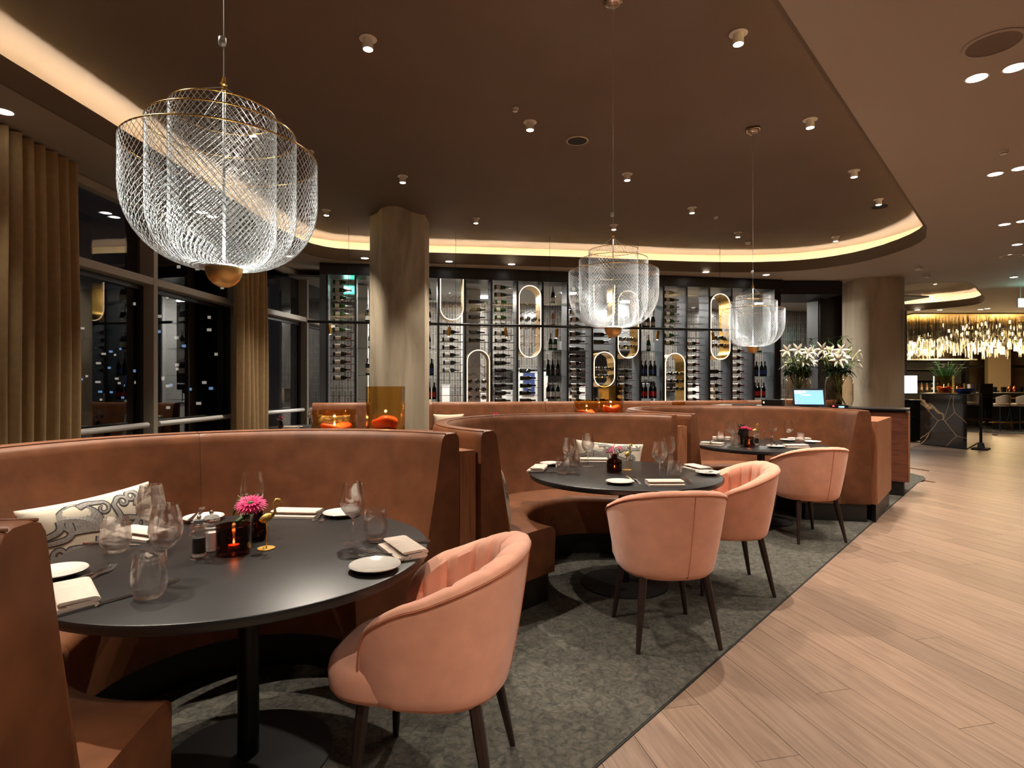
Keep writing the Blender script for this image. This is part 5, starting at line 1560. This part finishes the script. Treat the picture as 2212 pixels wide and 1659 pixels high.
# ---------------- host counter: vases of lilies, till
def lily_vase(p, r, h, lb, seed):
    t = thing('lily_vase', lb, 'vase of lilies', p, 0, 'lily vases on the host counter')
    MB().lathe([(0, 0), (r * .8, 0), (r * .92, .02), (r, .08), (r, h * .72), (r * .9, h * .92), (r * .55, h), (r * .53, h), (r * .86, h * .91), (r * .965, h * .72), (r * .965, .08), (r * .88, .025), (0, .015)], 36).build('glass_body', 'glass_pink', t, smooth=50)
    rr = random.Random(seed)
    st, lf_ = MB(), MB()
    for k in range(20):
        a = rr.uniform(0, 2 * PI); s = rr.uniform(.02, r * .8)
        x, y = s * math.cos(a), s * math.sin(a)
        tx, ty, tz = x * -1.2 + rr.uniform(-.03, .03), y * -1.2, h + .04
        hx, hy, hz = math.cos(a + PI) * rr.uniform(.08, .26), math.sin(a + PI) * rr.uniform(.05, .2), h + rr.uniform(.14, .34)
        st.tube([(x * .7, y * .7, .03), (tx * .5, ty * .5, h * .8), (tx, ty, tz), (hx, hy, hz)], .0045, 6)
        if k < 12:
            d0 = Vector((hx, hy - .12, rr.uniform(.0, .18))).normalized()
            e1 = d0.cross(Vector((0, 0, 1))).normalized(); e2 = d0.cross(e1)
            fl1 = MB()
            for q in range(6):
                b_ = 2 * PI * q / 6
                d = d0 * .75 + e1 * math.cos(b_) + e2 * math.sin(b_)
                blade(fl1, (hx, hy, hz), d, rr.uniform(.09, .12), .040, d0, .35, 5)
            fl1.build('lily_flower', 'petal_white', t, smooth='all')
        else:
            MB().tube([(hx, hy, hz), (hx * 1.05, hy * 1.05, hz + .03), (hx * 1.1, hy * 1.1, hz + .075)], [.006, .014, .003], 8).build('bud', 'leaf_pale', t, smooth='all')
        for q in range(11):
            f = rr.uniform(0, 1) ** 1.7
            b0 = Vector((tx, ty, tz)).lerp(Vector((hx, hy, hz)), f * .8)
            aa = rr.uniform(0, 2 * PI)
            blade(lf_, b0, (math.cos(aa), math.sin(aa), rr.uniform(-.5, .5)), rr.uniform(.08, .15), .028, (0, 0, 1), .4, 4)
    cu = MB()
    for k in range(4):
        a0_ = rr.uniform(0, 6); x, y = rr.uniform(-.22, .22), rr.uniform(-.06, .06)
        z0_ = h + .3 + rr.uniform(0, .06)
        path = [(0, 0, h), (x * .6, y, h + .2)] + [(x + .028 * math.cos(a0_ + q * .7), y + .028 * math.sin(a0_ + q * .7), z0_ + q * .0125) for q in range(12)]
        cu.tube(path, .0065, 7)
        tip = path[-1]
        for q in range(5): blade(lf_, tip, (math.cos(q * 1.3), math.sin(q * 1.3), .7), .09, .014, (0, 0, 1), .4, 4)
    st.build('stems', 'stem', t, smooth='all', fix=False)
    o = lf_.build('leaves', 'leaf_dark', t, smooth='all', fix=False); o['kind'] = 'stuff'
    cu.build('curly_bamboo', 'leaf', t, smooth='all', fix=False)
    return t
lily_vase((4.30, 7.52, ZC), .165, .42, 'rounded glass vase of white lilies on the host counter before the black pillar', 4)
lily_vase((3.93, 7.86, ZC), .165, .42, 'rounded glass vase of white lilies on the host counter behind the till screen', 12)
tx, ty = 3.89, 7.50
t = thing('till_screen', 'tilted touchscreen till with blue display on the host counter', 'till', (tx, ty, ZC), -0.28)
case_ = MB().loft([[(-.19, y, z), (.19, y, z), (.19, y + .02, z + .004), (-.19, y + .02, z + .004)] for y, z in ((-.05, .015), (.02, .235))]).build('casing', 'screen_frame', t)
sc_ = MB().add([(-.175, -.0525 + .0035, .028), (.175, -.049, .028), (.175, .0135, .222), (-.175, .0135, .222)], [(0, 1, 2, 3)])
def scr(x0, x1, v0, v1, m, nm, e=.0012):
    def P_s(x, v): return (x, -.0515 + .07 * v - e, .0235 + .2 * v + .0)
    MB().add([P_s(x0, v0), P_s(x1, v0), P_s(x1, v1), P_s(x0, v1)], [(0, 1, 2, 3)]).build(nm, m, case_, fix=False)
scr(-.172, .172, .06, .98, 'screen_blue', 'display', .0025)
scr(-.165, -.085, .76, .95, 'screen_pale', 'display_panel', .0032)
scr(-.075, -.035, .80, .95, 'screen_white', 'display_badge', .0032)
for k in range(7): scr(-.025 + k * .026, -.008 + k * .026, .86, .90, 'label_cream', 'display_icon', .0032)
scr(-.09, .02, .64, .69, 'screen_white', 'display_text', .0032)
for r_ in range(3):
    for c_ in range(3): scr(-.160 + c_ * .02, -.148 + c_ * .02, .10 + r_ * .09, .15 + r_ * .09, 'label_cream', 'display_key', .0032)
MB().box((0, .03, .007), (.22, .16, .014)).build('foot', 'screen_frame', t)
MB().tube([(0, .04, .014), (0, .045, .12)], .02, 8).build('neck', 'screen_frame', t)
t = thing('card_terminal', 'small black card reader with red and blue lights on the host counter edge', 'card reader', cpos(-.72, .08), ca)
MB().box((0, 0, .018), (.20, .12, .036)).build('body', 'screen_frame', t, bevel=.005)
MB().box((-.06, -.062, .02), (.02, .003, .012)).build('red_light', 'led_red', t)
MB().box((.03, -.062, .012), (.06, .003, .012)).build('blue_light', 'led_blue', t)
t = thing('receipt_printer', 'flat black receipt printer on the host counter', 'printer', cpos(-1.52, .18), ca)
MB().box((0, 0, .045), (.26, .2, .09)).build('body', 'screen_frame', t, bevel=.008)
MB().box((-.1, -.102, .05), (.012, .003, .02)).build('status_light', 'bulb', t)
MB().box((0, 0, .0915), (.2, .03, .003)).build('paper_slot', 'black_metal', t)
o = MB().box((0, 0, .006), (.30, .22, .010)).box((.0, 0, .013), (.29, .21, .003)).build('menu_folder', 'black_matt', bevel=.001); o.location = cpos(-1.9, .2); o.rotation_euler = (0, 0, ca + .1)
tag(o, 'black menu folder lying on the host counter', 'menu')
p = (10.12, 13.32, 1.146)
t = thing('flower_vase', 'clear vase of white flowers and long green leaves on the marble desk', 'vase', p)
MB().lathe([(0, 0), (.10, 0), (.11, .05), (.09, .3), (.088, .3), (.1, .05), (0, .02)], 20).build('glass_body', 'glass_clear', t, smooth=50)
lf_, fl_ = MB(), MB()
for k in range(46):
    a = k * 2.4; s = rg.uniform(.1, .9)
    d = Vector((math.cos(a) * s, math.sin(a) * s, 1.0))
    blade(lf_, (0, 0, .15), d, rg.uniform(.45, .75), .035, (0, 0, 1), .12, 5)
    if k % 3 == 0:
        b0 = Vector((0, 0, .15)) + d.normalized() * rg.uniform(.4, .6)
        for q in range(5): blade(fl_, b0, (math.cos(q * 1.25), math.sin(q * 1.25), .5), .08, .035, (0, 0, 1), .3, 3)
o = lf_.build('leaves', 'leaf', t, smooth='all', fix=False); o['kind'] = 'stuff'
fl_.build('white_flowers', 'petal_white', t, smooth='all', fix=False)

# ================================================================= PENDANT LAMPS
def basket_mesh(name, R, H, nw, tw, rw=0.0009):
    """two families of wires wound on a round-bottomed cylinder"""
    pts = []
    cz = R * 0.80
    N1, N2 = 16, 16
    for k in range(N1 + 1):
        a = (PI / 2) * k / N1
        pts.append((0.050 + (R - 0.050) * math.sin(a) ** 0.9, cz * (1 - math.cos(a)) * 1.0))
    for k in range(1, N2 + 1):
        pts.append((R, cz + (H - cz) * k / N2))
    # arc length
    s = [0]
    for k in range(1, len(pts)):
        s.append(s[-1] + math.hypot(pts[k][0] - pts[k - 1][0], pts[k][1] - pts[k - 1][1]))
    V, F = [], []
    for fam in (-1, 1):
        for wv in range(nw):
            a0 = 2 * PI * wv / nw
            base = len(V)
            for k, (r, z) in enumerate(pts):
                a = a0 + fam * tw * s[k] / s[-1]
                c_, s_ = math.cos(a), math.sin(a)
                rr = r + 0.0012 * fam
                V.append(((rr - rw) * c_, (rr - rw) * s_, z))
                V.append((rr * c_ - rw * s_, rr * s_ + rw * c_, z + rw * .5))
                V.append(((rr + rw) * c_ , (rr + rw) * s_, z - rw * .3))
                V.append((rr * c_ + rw * s_, rr * s_ - rw * c_, z - rw * .5))
                if k:
                    b0, b1 = base + (k - 1) * 4, base + k * 4
                    for j in range(4): F.append((b0 + j, b0 + (j + 1) % 4, b1 + (j + 1) % 4, b1 + j))
    me = bpy.data.meshes.new(name); me.from_pydata(V, [], F)
    me.polygons.foreach_set('use_smooth', [True] * len(me.polygons))
    me.materials.append(MATS['wire'])
    return me
BK3 = [basket_mesh('inner_basket', 0.157, 0.500, 50, 3.0, .0008), basket_mesh('middle_basket', 0.219, 0.440, 64, 2.2, .0008), basket_mesh('outer_basket', 0.286, 0.365, 80, 1.6, .0008)]
def pendant(x, y, z0, label, sc=1.0):
    t = thing('mesh_pendant', label, 'pendant lamp', (x, y, 0), 0, 'wire mesh pendant lamps')
    # z0: bottom of the brass hemisphere
    MB().lathe([(0, 0), (.017, .0028), (.033, .0115), (.046, .026), (.0535, .045), (.0555, .058), (.0555, .064), (.045, .064), (.045, .058), (0, .058)], 36, (0, 0, z0)).build('brass_bowl', 'brass_dark', t, smooth=45)
    MB().lathe([(0, 0.066), (.040, .066), (.040, .071), (0, .071)], 24, (0, 0, z0)).build('led_disc', 'lamp_white', t)
    zb = z0 + .062
    for me in BK3:
        inst(me.name, me, t, (0, 0, zb))
    for nm, R, H in (('inner_rim', .157, .500), ('middle_rim', .219, .440), ('outer_rim', .286, .365)):
        MB().tube([(R * math.cos(2 * PI * k / 64), R * math.sin(2 * PI * k / 64), zb + H) for k in range(64)], .0022, 8, True).build(nm, 'brass', t, smooth='all')
    za = zb + .595
    MB().tube([(0, 0, zb + .01), (0, 0, za)], .0045, 10).build('centre_rod', 'wire', t, smooth='all')
    for k in range(3):
        a = 2 * PI * k / 3 + .5
        MB().tube([(0, 0, za - .008), (.157 * math.cos(a), .157 * math.sin(a), zb + .5)], .0009, 5).build('suspension_wire', 'wire', t)
    MB().lathe([(0, -.02), (.006, -.02), (.006, -.006), (.011, -.003), (.011, .003), (.006, .006), (.005, .022), (0, .022)], 18, (0, 0, za)).build('finial', 'brass', t, smooth=40)
    MB().tube([(0, 0, za + .02), (0.0, 0, ZT - .03)], .0018, 6).build('cable', 'wire', t)
    MB().lathe([(0, -.017), (.011, -.012), (.012, 0), (.011, .012), (0, .017)], 16, (-.006, 0, za + .14)).build('cable_grip', 'wire', t, smooth='all')
    # swirled ceiling canopy
    rings = []
    for r, z in ((.010, -.055), (.035, -.052), (.058, -.040), (.070, -.020), (.072, 0.0)):
        rings.append([(r * (1 + .06 * math.sin(4 * (2 * PI * k / 40) + z * 60)) * math.cos(2 * PI * k / 40), r * (1 + .06 * math.sin(4 * (2 * PI * k / 40) + z * 60)) * math.sin(2 * PI * k / 40), ZT + z - .0005) for k in range(40)])
    MB().loft(rings).build('ceiling_canopy', 'canopy_metal', t, smooth='all')
    point('pendant_light', (0, 0, zb + .035), PEND_W, (1.0, 0.95, 0.84), .012, t)
    return t
PEND_W = 2.8
pendant(-0.932, 1.85, 1.662, 'silver mesh pendant lamp with brass bowl above the gerbera table')
pendant(0.655, 3.70, 1.650, 'silver mesh pendant lamp with brass bowl above the spidery flower table')
pendant(2.36, 5.60, 1.650, 'silver mesh pendant lamp with brass bowl above the rose table')

# ================================================================= CEILING LIGHTS
ring_me = MB().lathe([(.045, 0), (.062, 0), (.064, -.004), (.060, -.007), (.045, -.005)], 28).mesh('trim_ring', 'white_trim', 40)
ring_me = MB().lathe([(.030, -.0005), (.062, -.0005), (.064, -.004), (.060, -.007), (.030, -.006)], 28).mesh('trim_ring', 'white_trim', 40)
barrel_me = MB().lathe([(.030, .0), (.036, -.002), (.038, -.075), (.034, -.075), (.030, -.06)], 24).mesh('barrel', 'white_trim', 40)
lens_me = MB().lathe([(0, -.062), (.033, -.062), (.033, -.070), (0, -.070)], 20).mesh('lens', 'lamp_white', 40)
SP = [(2020, 612), (2013, 643), (795, 103), (1595, 92), (1145, 278), (1750, 273), (870, 392), (1355, 387), (1845, 380), (705, 463), (1028, 480), (1495, 458), (1898, 440), (1594, 510), (1326, 494), (1805, 519), (545, 290)]
EX = [(-2.2, 1.9), (-2.4, 3.2)]
SPW = 130.0
pos = []
for px, py in SP:
    d = FPX * (ZT - .07 - EYE) / (HOR - py); pos.append(((px - CXP) * d / FPX, d))
pos += EX
NEARN = lambda x, y: min([(T1, 'the gerbera table'), (T2, 'the spidery flower table'), (T3, 'the rose table'), (Vector((-1.7, 8.4)), 'the concrete column'), (Vector((5.5, 8.5)), 'the rounded tray corner'), (Vector((1.5, 9.5)), 'the wine wall'), (Vector((-2.5, 5.0)), 'the curtain side'), (Vector((11, 15)), 'the bar')], key=lambda q: (q[0] - Vector((x, y))).length)
AIM = {2: (-.75, 2.3), 4: (.45, 3.9), 17: (-1.2, 2.1)}
SPL = ['in the small raised ceiling, nearer the pale column', 'in the small raised ceiling, nearer the chandelier', 'above the chair at the gerbera table', 'between the ceiling edge and the middle lamp canopy', 'beside the round black speaker',
       'beside the farthest lamp canopy', 'in front of the concrete column', 'beside the cable of the middle lamp', 'along the ceiling edge between canopy and corner speaker', 'on the window side of the concrete column', 'on the wine wall side of the concrete column',
       'beside the tiny white detector', 'in front of the black corner speaker', 'beside the smoke detector above the farthest lamp', 'just above the top of the middle lamp', 'nearest the rounded cove corner by the wine wall', 'behind the lamp of the gerbera table']
for k, (x, y) in enumerate(pos):
    t = thing('ceiling_spotlight', 'white adjustable ceiling spotlight ' + (SPL[k] if k < len(SPL) else 'above the curtain side seats'), 'spotlight', (x, y, ZT), 0, 'white spotlights in the raised ceiling')
    inst('trim_ring', ring_me, t); br_ = inst('barrel', barrel_me, t, (0, 0, -.004)); inst('lens', lens_me, br_)
    tg = AIM.get(k, (x, y + 0.01))
    spot('spot_beam', (x, y, ZT - .085), (tg[0], tg[1], 0.7), SPW, 82, WARM, .85, .028, t)

disc_me = MB().lathe([(0, -.003), (.062, -.003), (.062, .0), (0, .0)], 28).mesh('lens', 'lamp_disc')
drim_me = MB().lathe([(.060, -.0045), (.070, -.004), (.070, -.0003), (.060, -.0003)], 28).mesh('rim', 'white_trim')
DL = [(8, 239), (2110, 166), (2192, 144), (2150, 374), (2203, 362), (2170, 483), (2209, 476), (2183, 549), (2190, 597), (970, 563), (1105, 569), (788, 556), (437, 457), (457, 466), (1525, 586), (1655, 592), (627, 552), (1982, 666 + 2), (2030, 668), (2118, 667), (2133, 665)]
EX2 = [(0.25, -0.35, 2.6), (2.2, 0.6, 2.2), (3.6, 2.2, 1.6), (4.6, 3.6, 1.0), (1.2, -1.4, 2.6), (5.9, 5.2, .8), (7.2, 3.4, .8), (3.2, -1.0, 2.0), (9.6, 7.6, .5), (8.6, 5.6, .5), (7.6, 8.6, .4), (10.8, 10.0, .5)]  # mostly unseen downlights; first added and near ones boosted to light booth and chair
dp = []
for px, py in DL:
    d = FPX * (ZL - EYE) / (HOR - py); dp.append(((px - CXP) * d / FPX, d))
dp = [(x, y, .75 if y > 6 else 1.0) for x, y in dp] + EX2
DLW = 36.0
for k, (x, y, pf) in enumerate(dp):
    z2 = {1: 'beside the large round speaker', 2: 'beside the large round speaker', 3: 'beside the sprinkler disc', 4: 'beside the sprinkler disc', 5: 'between sprinkler disc and pale speaker', 6: 'between sprinkler disc and pale speaker', 7: 'beside the pale speaker', 8: 'beside the pale speaker'}.get(k)
    zone = z2 or ('by the windows' if x < -3 else ('along the wine wall' if x < 5 and y > 9 else ('above the oak floor' if y < 12 else 'toward the bar')))
    t = thing('ceiling_downlight', 'round flush downlight in the beige lower ceiling ' + zone, 'downlight', (x, y, ZL), 0, 'flush downlights ' + zone)
    rm_ = inst('rim', drim_me, t); inst('lens', disc_me, rm_, (0, 0, -.001))
    spot('downlight_beam', (x, y, ZL - .02), (x, y + .001, 0), DLW * (.8 if x < -3 else pf), 36 if x < -3 else 115, WARM, .8, .05, t)

# round ceiling speakers, smoke detectors
def ceil_disc(px, py, z, r, m, rimm, lb, nm='ceiling_speaker', cat='speaker'):
    d = FPX * (z - EYE) / (HOR - py)
    t = thing(nm, lb, cat, ((px - CXP) * d / FPX, d, z))
    MB().lathe([(r * .86, -.001), (r, -.001), (r, -.006), (r * .86, -.009)], 36).build('rim', rimm, t, smooth=40)
    MB().lathe([(0, -.001), (r * .86, -.001), (r * .86, -.006), (0, -.006)], 36).build('grille', m, t)
    return t
ceil_disc(1247, 302, ZT, .115, 'black_matt', 'cove', 'round black ceiling speaker in the dark raised ceiling')
ceil_disc(1900, 445, ZT, .10, 'black_matt', 'black_matt', 'round black ceiling speaker behind a spotlight at the tray corner')
ceil_disc(2146, 92, ZL, .16, 'ceiling_tray', 'ceiling_low', 'large round ceiling speaker in the beige ceiling above the oak floor')
ceil_disc(2186, 551, ZL, .16, 'ceiling_low', 'white_trim', 'round pale ceiling speaker in the beige ceiling toward the bar')
def detector(px, py, z, lb, r=.05):
    d = FPX * (z - EYE) / (HOR - py)
    t = thing('smoke_detector', lb, 'smoke detector', ((px - CXP) * d / FPX, d, z))
    MB().lathe([(0, -.001), (r, -.001), (r, -.012), (r * .8, -.03), (0, -.034)], 24).build('housing', 'white_trim', t, smooth=40)
    MB().lathe([(r * .82, -.0295), (r * .84, -.02), (r * .86, -.02), (r * .86, -.0295)], 24).build('slot_ring', 'black_matt', t)
detector(668, 325, ZT, 'small white smoke detector in the raised ceiling behind the gerbera table lamp')
detector(1616, 522, ZT, 'small smoke detector in the raised ceiling above the farthest lamp')
detector(1113, 232, ZT, 'tiny dark detector in the raised ceiling near the middle lamp', .03)
detector(1546, 467, ZT, 'tiny white detector in the raised ceiling between two spotlights', .03)
detector(1984, 577, ZL, 'white smoke detector on the beige ceiling in front of the pale column', .07)
detector(2002, 594, ZL, 'white dome camera on the beige ceiling beside the pale column', .06)
detector(2168, 324, ZL, 'small sprinkler disc in the beige ceiling above the oak floor', .035)

# ================================================================= BLACK TRACK WITH BRASS SPOTS
tr0, tr1 = Vector((-3.2, 8.95)), Vector((4.15, 10.42))
td = (tr1 - tr0); tl = td.length; ta = math.atan2(td.y, td.x)
t = thing('track_lamp', 'long thin black hanging track with small brass spotlights before the wine wall', 'track lamp', (tr0.x, tr0.y, 0), ta)
MB().tube([(0, 0, 2.33), (tl, 0, 2.33)], .022, 10).build('track_bar', 'black_metal', t, smooth='all')
for x in (.62, 2.32, 3.92, 5.52, 7.1):
    MB().tube([(x, 0, 2.35), (x, 0, ZT)], .003, 5).build('hanging_wire', 'black_metal', t)
for k, x in enumerate((.32, 2.22, 3.15, 4.05, 4.98, 5.9, 6.95)):
    tl_ = (-1) ** k * .12
    s = MB().tube([(x, 0, 2.31), (x, 0, 2.285)], .006, 6).tube([(x, 0, 2.285), (x + tl_ * .18, -.0, 2.285 - .15)], .027, 16).build('brass_spot', 'brass', t, smooth=40)
    MB().tube([(x + tl_ * .18, 0, 2.285 - .1495), (x + tl_ * .19, 0, 2.285 - .1525)], .019, 14).build('lens', 'lamp_disc', s)
    lo = Vector((tr0.x + x * math.cos(ta), tr0.y + x * math.sin(ta), 2.1))
    spot('brass_spot_beam', lo, (lo.x + .1, lo.y - .2, .7), 22, 60, WARM, .5, .02)
